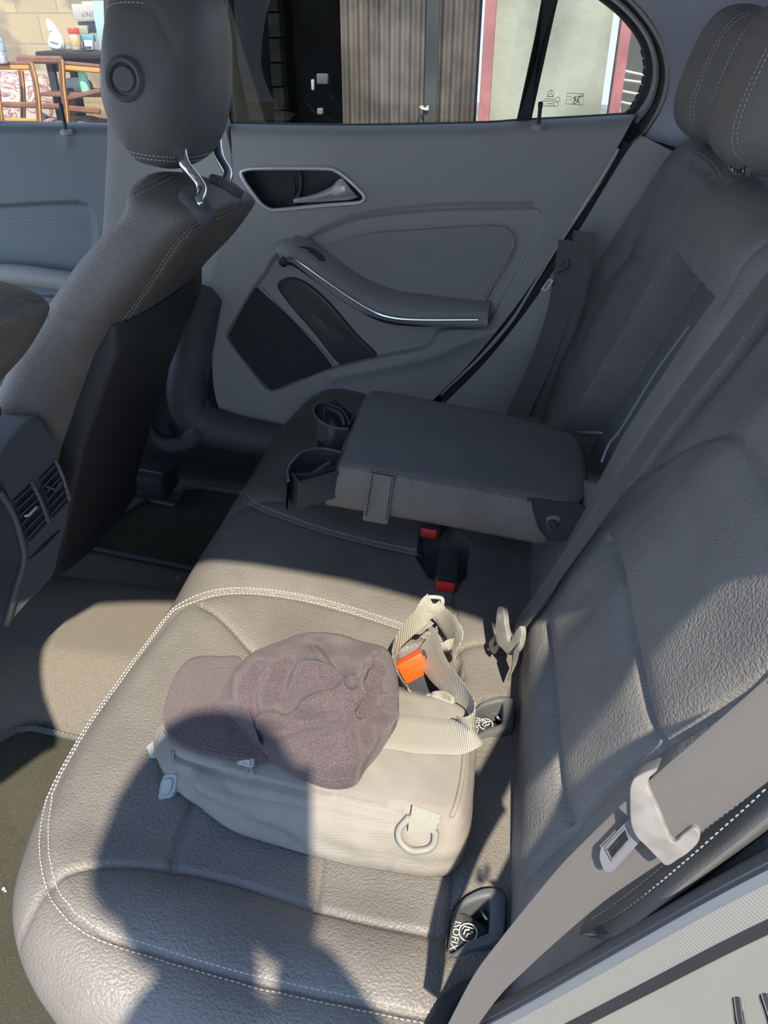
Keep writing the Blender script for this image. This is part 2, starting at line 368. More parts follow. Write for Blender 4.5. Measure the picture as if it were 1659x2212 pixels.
CS = {  # cushion seams, photo pixels
 'outer': ([(955, 2205), (830, 2178), (700, 2152), (600, 2130), (500, 2107), (400, 2077), (300, 2045), (225, 2025), (160, 1985), (115, 1925), (97, 1850), (97, 1780), (112, 1700), (145, 1610), (200, 1502), (262, 1418), (330, 1350), (400, 1303), (465, 1280), (540, 1276), (650, 1290), (760, 1318), (870, 1354), (975, 1392)], .004, 1),
 'inner': ([(434, 1302), (470, 1325), (505, 1358), (535, 1392), (570, 1418), (640, 1440)], .006, 0),
 'low': ([(40, 2040), (70, 1965), (112, 1900), (150, 1880), (215, 1870), (300, 1872), (370, 1876), (490, 1902), (600, 1937), (680, 1962), (800, 1995), (965, 2026)], .005, 0),
 'v1': ([(370, 1876), (378, 1840), (388, 1800), (405, 1755), (430, 1700)], .005, 0),
 'v2': ([(680, 1962), (688, 1910), (694, 1865), (700, 1800)], .004, 0),
 'mid': ([(912, 1196), (800, 1172), (700, 1146), (610, 1115), (545, 1087), (521, 1052), (519, 1020), (535, 975), (575, 915), (640, 860)], .004, 1),
 'cross': ([(395, 1215), (440, 1160), (490, 1115), (533, 1086), (570, 1078), (625, 1080), (700, 1090)], .004, 0),
 'front': ([(545, 1086), (480, 1130), (410, 1210)], .003, 0),
 'rearv': ([(978, 1180), (984, 1240), (985, 1330), (986, 1400), (1000, 1460)], .004, 0),
 'rearh': ([(984, 1405), (1010, 1392), (1050, 1386)], .003, 0),
 'iso': ([(985, 1700), (983, 1800), (982, 1900), (975, 1975), (966, 2060)], .004, 0)}
Pn = RC.reshape(-1, 3).copy(); disp = np.zeros(len(Pn)); seams = {}
for k, (px, dep, dbl) in CS.items():
    P, N = hitpath(px, B0, 60); seams[k] = px
    if len(P) > 3:
        d = segdist(Pn, P); disp += dep*np.exp(-(d/.0045)**2)+dep*.55*np.exp(-(d/.018)**2)
# shallow stretch wrinkles and bolster swelling
Pn[:, 2] -= disp
Pn[:, 2] += .0016*noise(Pn, 22)*(Pn[:, 2] > -.05)
iswell = np.exp(-((Pn[:, 1]-.40)/.05)**2)*sstep(-.42, -.33, Pn[:, 0])*sstep(.05, -.05, Pn[:, 0]); Pn[:, 2] += .006*iswell
# pockets: isofix guides and buckle recesses
def pocket(pxpoly, depth, soft=.006, z=.0):
    poly = np.array([at(px, py, z=z)[:2] for px, py in pxpoly]); s_ = sdf(Pn[:, :2], poly)
    top = Pn[:, 2] > -.08; Pn[:, 2] -= np.where(top, depth*sstep(soft, -soft, s_), 0)
ISO = [(983, 1960), (1007, 1932), (1043, 1914), (1070, 1912), (1088, 1920), (1095, 1934), (1091, 2008), (1083, 2026), (1052, 2041), (1015, 2053), (976, 2078), (966, 2064), (968, 2034), (974, 1995)]
ISOIN = [(985, 1978), (990, 1966), (1008, 1949), (1050, 1934), (1060, 1942), (1058, 2002), (1044, 2015), (1013, 2028), (972, 2052)]
OFFY = at(1076, 1548, z=0)-at(1046, 1985, z=0)
def shiftpx(pts, z=0.0, off=OFFY): return [tuple(at(px, py, z=z)+off) for px, py in pts]
for off in (np.zeros(3), OFFY):
    poly = np.array([(at(px, py, z=0)+off)[:2] for px, py in ISO]); c = poly.mean(0); poly = c+(poly-c)*.93
    s_ = sdf(Pn[:, :2], poly); Pn[:, 2] -= np.where(Pn[:, 2] > -.08, .055*sstep(.004, -.006, s_), 0)
pocket([(912, 1165), (905, 1220), (930, 1262), (975, 1278), (1000, 1262), (1010, 1190), (960, 1150)], .05)
pocket([(865, 1420), (850, 1500), (985, 1530), (990, 1440), (930, 1400)], .03)
RC2 = Pn.reshape(sh); v_, f_ = M().grid(RC2, False, True).raw()
bench = thing('rear_seat_cushion', 'long black leather rear bench cushion with pale double stitching, under the khaki bag', 'car seat cushion', (-.2, .98, -.3))
obj('leather_cover', v_, f_, m_leather, bench, True, 60)
B1 = bvh(v_, f_)
st = M()
for k, (px, dep, dbl) in CS.items():
    P, N = hitpath(px, B1, 240, .0006)
    if len(P) < 5: continue
    if dbl: stitch(st, P, N, .0045, B=B1); stitch(st, P, N, -.0045, B=B1)
    elif k in ('iso', 'rearv', 'rearh', 'inner'): stitch(st, P, N, 0, .005, .003, .0005, .0004, B=B1)
st.build('stitching', m_thread, bench)
# ISOFIX guide with its lettering (part > sub-parts), one per seat place
def iso_guide(off):
    def A(px, py, z): return at(px, py, z=z)+off
    n = 110; O = cr([A(*p, .012) for p in ISO], n, True); I = cr([A(*p, .012) for p in ISOIN], n, True)
    # align start points by angle
    def order(Q): 
        c = Q.mean(0); a = np.arctan2(Q[:, 1]-c[1], Q[:, 0]-c[0]); i = int(np.argmin(np.abs(a-2.2))); return np.roll(Q, -i, 0)
    O, I = order(O), order(I)
    if np.cross((O[5]-O[0])[:2], (O.mean(0)-O[0])[:2])*np.cross((I[5]-I[0])[:2], (I.mean(0)-I[0])[:2]) < 0: I = np.roll(I[::-1], 1, 0)
    z = np.array([0, 0, 1.]); w = I-O
    R = [O-z*.03, O-z*.010, O-z*.006+w*.04, O+w*.15-z*.003, O+w*.5-z*.002, I-w*.12-z*.003, I-z*.005, I-z*.009, I-z*.040]
    g = M().grid(np.array(R), False, True).build('isofix_guide', m_plastic, bench, True, 50)
    # sloping floor of the funnel and the dark opening
    lp = [(978, 1984), (1000, 1976), (1030, 1992), (1050, 2016), (1010, 2036), (966, 2062)]
    fp = M().pillow([A(px, py, -.004-.010*(px > 1000)) for px, py in lp], (0, 0, 1), .002, .001, .02, n=40); fp.build('funnel_floor', m_gloss, bench) if False else None
    _origin[g.name] = _origin[bench.name]
    fv = M().pillow([A(px, py, -.001-.016*(px > 1020)) for px, py in lp], (0, 0, 1), .002, .001, .001, dome=.003, n=40)
    def sub(name, mb, m):
        o = mb.build(name, m, bench); o.parent = g; return o
    sub('funnel_floor', fv, m_gloss)
    p0 = A(992, 1988, .0005); xd = unit(A(976, 2042, 0)-A(985, 1989, 0)); yd = unit(np.cross([0, 0, 1.], xd))
    t = text_mesh('ISOFIX', .0106, A(982, 1988, .0022), xd, yd, m_white, bench); t.parent = g
    c = A(1011, 2014, .0026); ring = M().tube([c+.0092*np.array([math.cos(a), math.sin(a), 0]) for a in np.linspace(0, 2*math.pi, 40, endpoint=False)], .0007, 6, True)
    # seated child figure in the ring: head dot, body strokes
    ring.lathe(c+yd*.004-xd*.001, [(.0001, 0), (.0013, .0002), (.0001, .0005)], 10)
    ring.tube([c+yd*.0010-xd*.003, c-yd*.003-xd*.002, c-yd*.004+xd*.003], .0009, 6); ring.tube([c+yd*.003+xd*.001, c-yd*.000+xd*.0015, c-yd*.001+xd*.005], .0008, 6)
    ring.tube([c+yd*.005-xd*.005, c-yd*.005-xd*.0055, c-yd*.006-xd*.002], .0007, 6)
    sub('child_seat_symbol', ring, m_white)
    w_ = M().tube([A(1040, 1968, -.016), A(1046, 1978, -.014), A(1052, 1986, -.016)], .002, 6); sub('anchor_wire', w_, m_steel)
iso_guide(np.zeros(3)); iso_guide(OFFY)

# ------------------------------------------------------------------ rear backrests
SLP, X0 = .30, .058
def slab(yl, yr, zb, zt, xf, ry=.03, rt=.05, na=260, nb=260, thick=.10):
    arc = lambda r, k: [(r*(1-math.cos(a)), r*(1-math.sin(a))) for a in np.linspace(0, math.pi/2, k)]   # (position, depth)
    ys = [(yl+p, d) for p, d in arc(ry, 14)]+[(y, 0) for y in np.linspace(yl+ry, yr-ry, na)[1:-1]]+[(yr-p, d) for p, d in arc(ry, 14)[::-1]]
    zs = [(z, 0) for z in np.linspace(zb, zt-rt, nb)]+[(zt-p, d) for p, d in arc(rt, 16)[::-1]][1:]
    Y = np.array([[y for y, _ in ys]]*len(zs)); Z = np.array([[z]*len(ys) for z, _ in zs]); D = np.array([[dz+dy for _, dy in ys] for _, dz in zs])
    return Y, Z, D
def slope(Y): return .42-.12*sstep(.80, .98, Y)
def x_near(Y, Z):
    X = X0+slope(Y)*Z-.10*(np.clip(Y, .46, .72)-.46)*sstep(0, .1, Z)
    X = X-.014*sstep(.44, .38, Y)*sstep(.02, .16, Z)-.012*np.exp(-((Z-.04)/.05)**2)   # outer side bolster, lumbar roll
    X = X-.014*np.exp(-((Y-.62)/.14)**2)*sstep(.05, .2, Z)*0
    X = X-.020*sstep(.77, .86, Y)*sstep(.08, .25, Z)
    return X
def groove(P, paths, B, w=.0045, axis=0):
    for px, dep in paths:
        Q, N = hitpath(px, B, 50)
        if len(Q) > 3:
            d = segdist(P, Q); P[:, axis] += dep*np.exp(-(d/w)**2)+dep*.6*np.exp(-(d/(w*4))**2)
    return P
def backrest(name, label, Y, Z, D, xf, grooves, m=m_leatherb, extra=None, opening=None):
    X = xf(Y, Z)+D; G = np.stack([X, Y, Z], 2); shp = G.shape
    P = G.reshape(-1, 3).copy(); B = bvh(P, gridf(shp[0], shp[1]))
    if opening is not None: P = opening(P, B)
    P = groove(P, grooves, B)
    P[:, 0] += .0015*noise(P, 18)
    G = P.reshape(shp)
    # wrap the rim backwards
    back = lambda row: row+np.array([.10, 0, -.02])
    G = np.concatenate([back(G[:, :1]), G, back(G[:, -1:])], 1); G = np.concatenate([back(G[:1]), G, back(G[-1:])], 0)
    t = thing(name, label, 'seat backrest', (.2, float(Y.mean()), float(Z.min())))
    v, f = M().grid(G).raw(); obj('leather_cover', v, f, m, t, True, 60)
    return t, bvh(v, f)
gN = [([(1172, 1345), (1183, 1450), (1193, 1600), (1203, 1700), (1213, 1768)], .009),
      ([(1305, 1165), (1333, 1235), (1350, 1340), (1366, 1420), (1386, 1520), (1407, 1612)], .008),
      ([(1129, 1890), (1170, 1842), (1216, 1795), (1293, 1710), (1403, 1614), (1500, 1555), (1659, 1447)], .010),
      ([(1395, 1015), (1480, 960), (1530, 942), (1565, 938), (1600, 965), (1640, 1030), (1680, 1110)], .006)]
Y, Z, D = slab(.335, .875, -.055, .61, None, ry=.035)
# the inboard edge of the near section leans outward with height
Y = Y-(Y-.335)/(.54)*.05*sstep(.1, .55, Z)*1.0
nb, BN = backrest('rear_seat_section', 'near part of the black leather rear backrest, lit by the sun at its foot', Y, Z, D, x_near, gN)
def x_far(Y, Z):
    X = X0+.006+slope(Y)*Z-.026*sstep(.98, .85, Y)*sstep(0, .1, Z)
    X = X-.035*sstep(1.50, 1.60, Y)*sstep(.0, .15, Z)*sstep(.6, .35, Z)
    X = X-.012*np.exp(-((Y-1.46)/.10)**2)*sstep(.02, .1, Z)*sstep(.45, .3, Z)
    return X
OPN = [(1450, 540), (1537, 645), (1350, 930), (1290, 1040), (1180, 1010), (1210, 940)]
def op(P, B):
    poly = []
    for q in OPN:
        p, n = hit(q[0], q[1], B); p = atp(q[0], q[1], (X0, 0, 0), (1, 0, -SLP)) if p is None else p; poly.append(p[1:])
    s_ = sdf(P[:, 1:], np.array(poly)); P[:, 0] += .075*sstep(.004, -.004, s_); return P
gF = [([(1285, 625), (1330, 575), (1357, 553), (1375, 562), (1386, 586)], .005), ([(1282, 516), (1282, 607), (1255, 680), (1232, 735), (1240, 780), (1249, 815)], .005),
      ([(1425, 322), (1480, 345), (1530, 378), (1560, 400)], .005), ([(1659, 515), (1610, 550), (1575, 600), (1555, 650)], .005)]
Y, Z, D = slab(.88, 1.625, -.055, .61, None, ry=.04, na=330)
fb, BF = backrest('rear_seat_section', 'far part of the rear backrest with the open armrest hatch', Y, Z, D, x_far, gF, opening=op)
s = M()
for px in ([(1398, 300), (1430, 306), (1480, 322), (1530, 350), (1562, 388)],):
    P, N = hitpath(px, BF, 80, .001); 
    if len(P) > 4: stitch(s, P, N, .003); stitch(s, P, N, -.003)
if s.v: s.build('stitching', mat('grey seat thread', (.3, .3, .29), .8), fb)
# hatch trim: plastic liner and its pale edge rails
hp = [atp(px, py, (X0, 0, 0), (1, 0, -SLP)) for px, py in OPN]
nrm = unit((-1, 0, SLP))
li = M().pillow([p-nrm*.068 for p in hp], nrm, .004, .002, .002, smooth=False, n=60); li.build('hatch_liner', mat('hatch plastic', (.17, .18, .185), .6), fb)
tr = M()
for a in ([(1226, 936), (1250, 934), (1300, 935)], [(1300, 998), (1318, 955), (1340, 930), (1420, 800), (1490, 705)], [(1232, 940), (1214, 945)]):
    tr.tube([atp(px, py, (X0+.010, 0, 0), (1, 0, -SLP)) for px, py in cr(a, 16)], .0022, 8)
tr.build('hatch_rail', mat('worn edge plastic', (.22, .25, .27), .35), fb)
# outboard leather pad with double stitching, near the open door
P1 = [((.14, .285, .36)), ]
# ------------------------------------------------------------------ near outboard bolster beside the door opening
def bolster():
    t = thing('seat_side_bolster', 'dark padded side bolster with blue grey double stitching between the belt and door opening', 'seat bolster', (.15, .31, .1))
    up = [(1255, 2003), (1330, 1948), (1400, 1880), (1480, 1800), (1560, 1728), (1659, 1640), (1760, 1560)]
    lo = [(1262, 2016), (1318, 2018), (1380, 1992), (1480, 1925), (1580, 1850), (1659, 1790), (1780, 1690)]
    n = 70; U = cr(up, n); Lo = cr(lo, n); R = []
    for i in range(n):
        f = i/(n-1); a = at(U[i][0], U[i][1], y=.365); b = at(Lo[i][0], Lo[i][1], y=.325)
        row = [a+np.array([.02, .05, -.02])]
        for k in np.linspace(0, 1, 14):
            p = a*(1-k)+b*k; p = p+np.array([-.010, -.022, .006])*math.sin(math.pi*k)*min(1, f*5+.2); row.append(p)
        row.append(b+np.array([.03, .04, -.04])); R.append(row)
    mb = M().grid(np.array(R)); mb.build('leather_cover', m_leatherf, t); B = bvh(*mb.raw())
    s = M(); g = M()
    for px in ([(1659, 1688), (1600, 1738), (1520, 1800), (1440, 1868), (1380, 1917), (1320, 1962), (1275, 1990)],
               [(1659, 1705), (1620, 1742), (1560, 1795), (1500, 1848), (1440, 1899), (1380, 1948), (1320, 1988), (1290, 2000)]):
        P, N = hitpath(px, B, 120, .0008)
        if len(P) > 4: stitch(s, P, N, 0, .0052, .0038, .0011, .0009)
    s.build('stitching', mat('pale blue thread', (.26, .38, .43), .7), t)
bolster()
# ------------------------------------------------------------------ rear headrests
def rounded_block(c, half, ax, p=3.2, n=64, m=40, taper=0.0, lean=0.0):
    """superellipsoid with axes ax (3x3 rows)"""
    ax = np.array(ax, float); R = []
    for i in range(m+1):
        ph = -math.pi/2+math.pi*i/m; cz, sz = math.copysign(abs(math.cos(ph))**(2/p), 1), math.copysign(abs(math.sin(ph))**(2/p), math.sin(ph)); row = []
        for j in range(n):
            a = 2*math.pi*j/n; x = math.copysign(abs(math.cos(a))**(2/p), math.cos(a)); y = math.copysign(abs(math.sin(a))**(2/p), math.sin(a))
            k = 1+taper*sz
            q = np.array([x*cz*half[0]*k, y*cz*half[1]*k, sz*half[2]]); q[0] += lean*(1-sz*sz)
            row.append(np.array(c)+ax.T@q)
        R.append(row)
    return np.array(R)
def rear_headrest(cx, cy, cz, label, sc=1.0, hw=.135):
    t = thing('rear_headrest', label, 'headrest', (cx, cy, cz-.12), 'rear headrests')
    a = unit((1, 0, -.30)); b = np.array([0, 1., 0]); c = np.cross(a, b)
    R = rounded_block((cx, cy, cz), (.062*sc, hw*sc, .095*sc), [a, b, c], 3.0, taper=.05); v, f = M().rings(R).raw()
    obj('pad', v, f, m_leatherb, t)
    s = M()
    for dy in (-hw*.72, hw*.72):
        for k in (-.004, .004):
            P = []
            for th in np.linspace(-2.35, 2.35, 120):
                P.append(np.array([cx, cy, cz])+b*(dy+k)-a*math.cos(th)*.0+c*math.sin(th)*.093*sc*(1 if abs(math.sin(th)) < .97 else 1))
            # follow the section of the pad at this y by ray casting from the front
            B = bvh(v, f); Q, N = [], []
            for z in np.linspace(-.088, .088, 90)*sc:
                o = np.array([cx, cy+dy+k, cz])+c*z-a*.3; r = B.ray_cast(V(o), V(a))
                if r[0]: Q.append(np.array(r[0])-a*.0008); N.append(-a)
            if len(Q) > 5: stitch(s, Q, N, 0, .0058, .0042, .001, .0009)
    s.build('stitching', m_thread, t)
    return t
rear_headrest(.290, 1.47, .708, 'rear headrest with double stitching nearest the far window', 1.0, .12)
rear_headrest(.292, 1.16, .715, 'middle rear headrest, partly cut by the right picture edge', 1.0, .12)
# parcel shelf and chrome belt guide behind them
pg = thing('belt_guide', 'small shiny ribbed belt guide under the middle headrest', 'belt guide', (.27, 1.09, .59))
q = [at(px, py, x=.262) for px, py in ((1583, 338), (1612, 345), (1614, 372), (1608, 381), (1590, 378), (1580, 362))]
M().pillow(q, (-1, 0, .2), .006, .003, .004, n=40).build('guide_body', m_chrome, pg)
mb = M()
for k in range(4):
    a = at(1588+7*k, 342+2*k, x=.255); b = at(1586+7*k, 372+2*k, x=.255); mb.tube([a, b], .0011, 6)
mb.build('guide_rib', m_plasticd, pg)
# ------------------------------------------------------------------ folding armrest with cup holders
def armrest():
    t = thing('folding_armrest', 'black padded armrest folded down over the middle seat', 'armrest', (0, 1.08, .1))
    zt = .235
    # top outline at height following the tilt: plane through three pixels
    FLn = at(735, 1003, z=.235); FRn = at(1232, 1092, z=.195); FLf = at(800, 846, z=.235)
    n_ = unit(np.cross(FRn-FLn, FLf-FLn)); n_ = n_ if n_[2] > 0 else -n_
    T = lambda px, py: atp(px, py, FLn, n_)
    top = [(733, 1003), (760, 930), (788, 855), (803, 845), (850, 850), (960, 872), (1130, 905), (1180, 920), (1228, 935), (1252, 950), (1264, 985), (1268, 1040), (1262, 1080), (1235, 1094), (1160, 1079), (1000, 1049), (850, 1023), (760, 1008)]
    O = lin([T(*p) for p in top], 200, True)
    for _ in range(3): O = (np.roll(O, 1, 0)+2*O+np.roll(O, -1, 0))/4
    C = O.mean(0); Tn = np.roll(O, -1, 0)-np.roll(O, 1, 0); S = np.cross(n_, Tn); S /= np.linalg.norm(S, axis=1)[:, None]
    if ((O-C)*S).sum() < 0: S = -S
    # side depth: near face bottom edge (705,1105)-(1180,1185)
    hgt = .082; dn = -n_; fwd = unit(FLn-FRn)
    slant = lambda d: fwd*d*.28
    R = []
    for d, ins in ((hgt, .012), (hgt-.004, .004), (hgt-.012, 0), (hgt*.6, -.003), (hgt*.3, -.003), (.008, 0), (.002, .0015), (.0, .006)):
        R.append(O-S*ins+dn*d+slant(d))
    body = M().rings(np.array(R), True, False); body.build('side_cover', m_leather, t)
    R = [O-S*.003+dn*.002, O-S*.001+n_*.001, O-S*.003+n_*.003, O-S*.010+n_*.0045]
    for k in (.93, .8, .6, .4, .2, .05): R.append(C+(R[3]-C)*k+n_*.003*(1-k*k))
    M().rings(np.array(R), False, True).build('top_cover', m_leatherf, t)
    # seam line and stitches round the top edge
    E = O+S*.0015-n_*.003; s = M(); stitch(s, np.vstack([E, E[:1]]), np.vstack([S, S[:1]]), 0, .0058, .004, .001, .0006); s.build('stitching', m_threadd, t)
    sd = unit(np.cross(n_, fwd)); nf = sd if sd[1] < 0 else -sd      # normal of the near face
    def F(px, py, o=.0): return atp(px, py, FLn+nf*(.003+o), nf)
    # pull strap
    q = [F(798, 1020), F(853, 1030), F(838, 1132), F(783, 1122)]
    M().pillow(lin(q, 60, True), nf, .003, .0015, .001, smooth=False, n=60).build('pull_strap', m_leather, t)
    s = M(); stitch(s, cr([F(805, 1024, .0045), F(790, 1121, .0045)], 20), nf); stitch(s, cr([F(847, 1033, .0045), F(833, 1129, .0045)], 20), nf); s.build('strap_stitching', m_threadd, t)
    q = [F(*p) for p in ((1140, 1077), (1148, 1090), (1158, 1130), (1172, 1155), (1185, 1168), (1250, 1160), (1262, 1096), (1200, 1084))]
    M().pillow(q, nf, .002, .001, .003, n=60).build('hinge_cover', mat('ribbed fabric', (.06, .062, .065), .8, bump='ribz', bs=180, bst=.8), t)
    E = [F(*p, .003) for p in ((1146, 1083), (1152, 1110), (1163, 1142), (1180, 1164))]; M().tube(cr(E, 30), .0018, 8).build('piping', m_leatherf, t)
    c = F(1192, 1131, .003); M().lathe(c, [(.0001, .003), (.003, .003), (.0032, .0045), (.006, .0045), (.0065, .003), (.0065, -.002)], 24, nf).build('hinge_bolt', m_gloss, t)
    # ---------- cup holders: a swept ring wall, a corner block and an inner flap
    def cup(rim, wall_drop, block, name):
        h = wall_drop; rp = cr(rim, 60); zz = n_
        P = np.array([T(px, py)-n_*.010 for px, py in rp]); Tn = np.gradient(P, axis=0); Sd = np.cross(zz, Tn); Sd /= np.linalg.norm(Sd, axis=1)[:, None]
        G = np.array([P+Sd*.0015, P-Sd*.0015, P-Sd*.0015-zz*h, P+Sd*.0015-zz*h]); 
        o = M().grid(G, True, False).build('cup_holder', m_gloss, t)
        r = M().tube(P, .0022, 10).build('rim', mat('rim sheen plastic', (.09, .10, .11), .2), t); r.parent = o
        b = M(); top_ = [T(px, py)-n_*.012 for px, py in block]; b.pillow(lin(top_, 80, True)-n_*h*.92, n_, h*.92, .003, .001, smooth=False, n=80); bb = b.build('corner_block', m_gloss, t); bb.parent = o
        return o, P
    o, P = cup([(738, 965), (700, 957), (660, 962), (636, 980), (622, 1002), (624, 1026)], .05, [(627, 1005), (646, 1027), (735, 1003), (738, 985), (712, 994), (680, 1004)], 'near')
    fl = M().tube(cr([T(672, 1003)-n_*.018, T(695, 995)-n_*.014, T(714, 985)-n_*.012], 12), [.003, .0045, .003], 10).build('flap', m_gloss, t); fl.parent = o
    o, P = cup([(754, 915), (720, 912), (692, 898), (678, 880), (683, 862), (700, 857)], .045, [(704, 856), (728, 846), (770, 882), (756, 905), (748, 885), (735, 868), (714, 861)], 'far')
    fl = M().tube(cr([T(708, 865)-n_*.014, T(735, 880)-n_*.014, T(745, 900)-n_*.016], 12), [.003, .0045, .003], 10).build('flap', m_gloss, t); fl.parent = o
    bs = M().pillow([T(px, py)-n_*.05 for px, py in ((700, 870), (750, 890), (735, 985), (650, 1000), (640, 985), (700, 965), (690, 905))], n_, .006, .002, .002); bs.build('cup_tray', m_plasticd, t)
armrest()
# ------------------------------------------------------------------ buckles
def buckle(c, w, l, h, dirv, upv, label, red=m_red, redfirst=True, labelside=False, name='belt_buckle'):
    d = unit(dirv); u = unit(np.array(upv)-d*(np.array(upv)@d)); s_ = np.cross(d, u); R = np.stack([s_, d, u], 1)
    t = thing(name, label, 'belt buckle', tuple(np.array(c)-d*l/2), 'rear seat belt buckles')
    M().box(c, (w, l, h), R, .006).build('housing', m_gloss, t)
    bl = .008 if redfirst else .030
    M().box(np.array(c)+d*(l/2+.003-bl/2)+u*(0 if redfirst else .003), (w*.84, bl, h*(.62 if redfirst else .98)), R, .003).build('release_button', red, t)
    M().box(np.array(c)+d*(l/2+.001)+u*h*.38, (w*.8, .004, .003), R, .001).build('tongue_slot', m_threadd, t)
    M().ribbon([np.array(c)-d*l/2, np.array(c)-d*(l/2+.03), np.array(c)-d*(l/2+.05)-u*.02], s_, w*.8, .002).build('buckle_strap', m_belt, t)
    return t
a = at(962, 1262, z=.030); b = at(968, 1200, z=.02)
buckle((a+b)/2+np.array([0, 0, -.004]), .036, float(np.linalg.norm(a-b)), .030, a-b, (0.1, -.25, 1), 'black buckle with red button in the seat pocket below the armrest')
a = at(926, 1152, z=.035); b = a+np.array([.01, .07, -.02])
buckle((a+b)/2, .036, .07, .028, a-b, (0, 0, 1), 'black buckle with red button peeking out under the armrest edge')
a = at(878, 1420, z=.058); b = at(925, 1500, z=.012)
t = buckle((a+b)/2+np.array([.004, 0, .0]), .046, float(np.linalg.norm(a-b)), .026, a-b, (-.35, -.55, 1), 'large black buckle with orange red button between the cap and bag strap', m_orange, False)
# ------------------------------------------------------------------ belts
def surf_belt(px, B, w, t_, lift, n=60, planes=None):
    Q = cr(px, n); P, S = [], []
    for q in Q:
        p, nn = hit(q[0], q[1], B)
        if p is None: continue
        P.append(p+nn*lift); S.append(nn)
    P = np.array(P); S = np.array(S)
    for _ in range(10): P[1:-1] = (P[:-2]+2*P[1:-1]+P[2:])/4
    S = np.array([S[max(0, i-6):i+7].mean(0) for i in range(len(S))])
    T = np.gradient(P, axis=0); return P, np.cross(T, S)
vn, fn = M().raw() if False else ([], [])
# centre seat diagonal belt: a taut band 12 mm in front of the seat faces
t = thing('seat_belt', 'taut dark seat belt crossing the backrest diagonally to the middle tongue', 'seat belt', (.2, .85, .1), 'rear seat belts')
cen = [(1720, 548), (1659, 620), (1560, 748), (1450, 890), (1340, 1045), (1240, 1185), (1160, 1300), (1112, 1365)]
P = np.array([atp(px, py, (X0-.030+.012*min(1, max(0, (900-py)/700)), 0, 0), (1, 0, -SLP)) for px, py in cr(cen, 70)])
e_ = P[0]; P = cr(np.vstack([[e_+np.array([.16, -.04, .02]), e_+np.array([.09, -.03, .055]), e_+np.array([.035, -.018, .04])], P[::6], P[-1:]]), 110)
M().ribbon(P, np.cross(np.gradient(P, axis=0), nrm), .044, .0014).build('webbing', m_belt, t)
def tongue(parent, body, hole, blade, n_, label=None, th=.008):
    M().pillow(body, n_, th, .003, .002, n=90).build('tongue', m_tongue, parent)
def ring_plate(outer, inner, n_, th, m, name, parent):
    n = 60; O = lin(outer, n, True); I = lin(inner, n, True)
    for _ in range(1): O = (np.roll(O, 1, 0)+2*O+np.roll(O, -1, 0))/4
    c = I.mean(0); e1 = unit(np.cross(n_, [0, 0, 1.0] if abs(n_[2]) < .9 else [1, 0, 0])); e2 = np.cross(n_, e1)
    def ordr(Q):
        a = np.arctan2((Q-c)@e2, (Q-c)@e1); return Q[np.argsort(a)]
    O, I = ordr(O), ordr(I); n_ = unit(n_)
    R = [I, O, O+n_*th, I+n_*th]; return M().grid(np.array(R), True, True).build(name, m, parent, True, 30)
pt = (at(1098, 1380, y=.80)); tn = unit((-.8, -.55, .35))
TP = lambda px, py, o=0.0: atp(px, py, np.array([.030, .83, .06])+tn*o, tn)
M().pillow([TP(*p) for p in ((1081, 1315), (1092, 1312), (1096, 1330), (1098, 1350), (1103, 1372), (1106, 1386), (1113, 1378), (1122, 1362), (1131, 1352), (1134, 1370), (1128, 1398), (1116, 1412), (1104, 1414), (1092, 1402), (1080, 1388), (1077, 1360))], tn, .006, .0025, .002, n=100, ngon=True).build('tongue', m_tongue, t)
ring_plate([TP(*p) for p in ((1079, 1362), (1088, 1386), (1070, 1413), (1060, 1405), (1058, 1388))], [TP(*p) for p in ((1076, 1374), (1078, 1388), (1069, 1400), (1066, 1392))], tn, .002, m_steel, 'latch_plate', t)
# lap part going down into the crease
P = np.array([at(1118, 1395, y=.80), at(1112, 1430, y=.80), at(1106, 1452, y=.805)]); P = cr(P, 14)
M().ribbon(P, (.3, 1, 0), .030, .0014).build('lap_webbing', m_belt, t)
# far belt with tongue, hanging over the far bolster
t = thing('seat_belt', 'far seat belt hanging down beside the far window with a small bright tongue', 'seat belt', (.1, 1.55, .1), 'rear seat belts')
P = cr([(1232, 520), (1222, 590), (1205, 680), (1170, 780), (1125, 880), (1100, 940)], 50); P = np.array([at(px, py, y=1.515-.02*k) for k, (px, py) in zip(np.linspace(0, 1, 50), P)])
M().ribbon(P, (.75, -.3, .15), .046, .0014).build('webbing', m_belt, t)
P = cr([(1262, 500), (1250, 600), (1225, 700), (1180, 800), (1150, 900)], 50); P = np.array([at(px, py, y=1.50) for px, py in P]); M().ribbon(P, (.8, -.3, .1), .040, .0014).build('lap_webbing', m_belt, t)
tn2 = unit((-.5, -.8, .2)); TQ = lambda px, py, o=0.: atp(px, py, np.array([.09, 1.50, .38])+tn2*o, tn2)
M().pillow([TQ(*p) for p in ((1205, 590), (1225, 580), (1232, 572), (1228, 560), (1214, 568), (1200, 580))], tn2, .006, .002, .002).build('tongue', m_plastic, t)
ring_plate([TQ(*p) for p in ((1168, 626), (1186, 602), (1198, 605), (1182, 630))], [TQ(*p) for p in ((1176, 622), (1187, 607), (1191, 608), (1180, 625))], tn2, .002, m_steel, 'latch_plate', t)
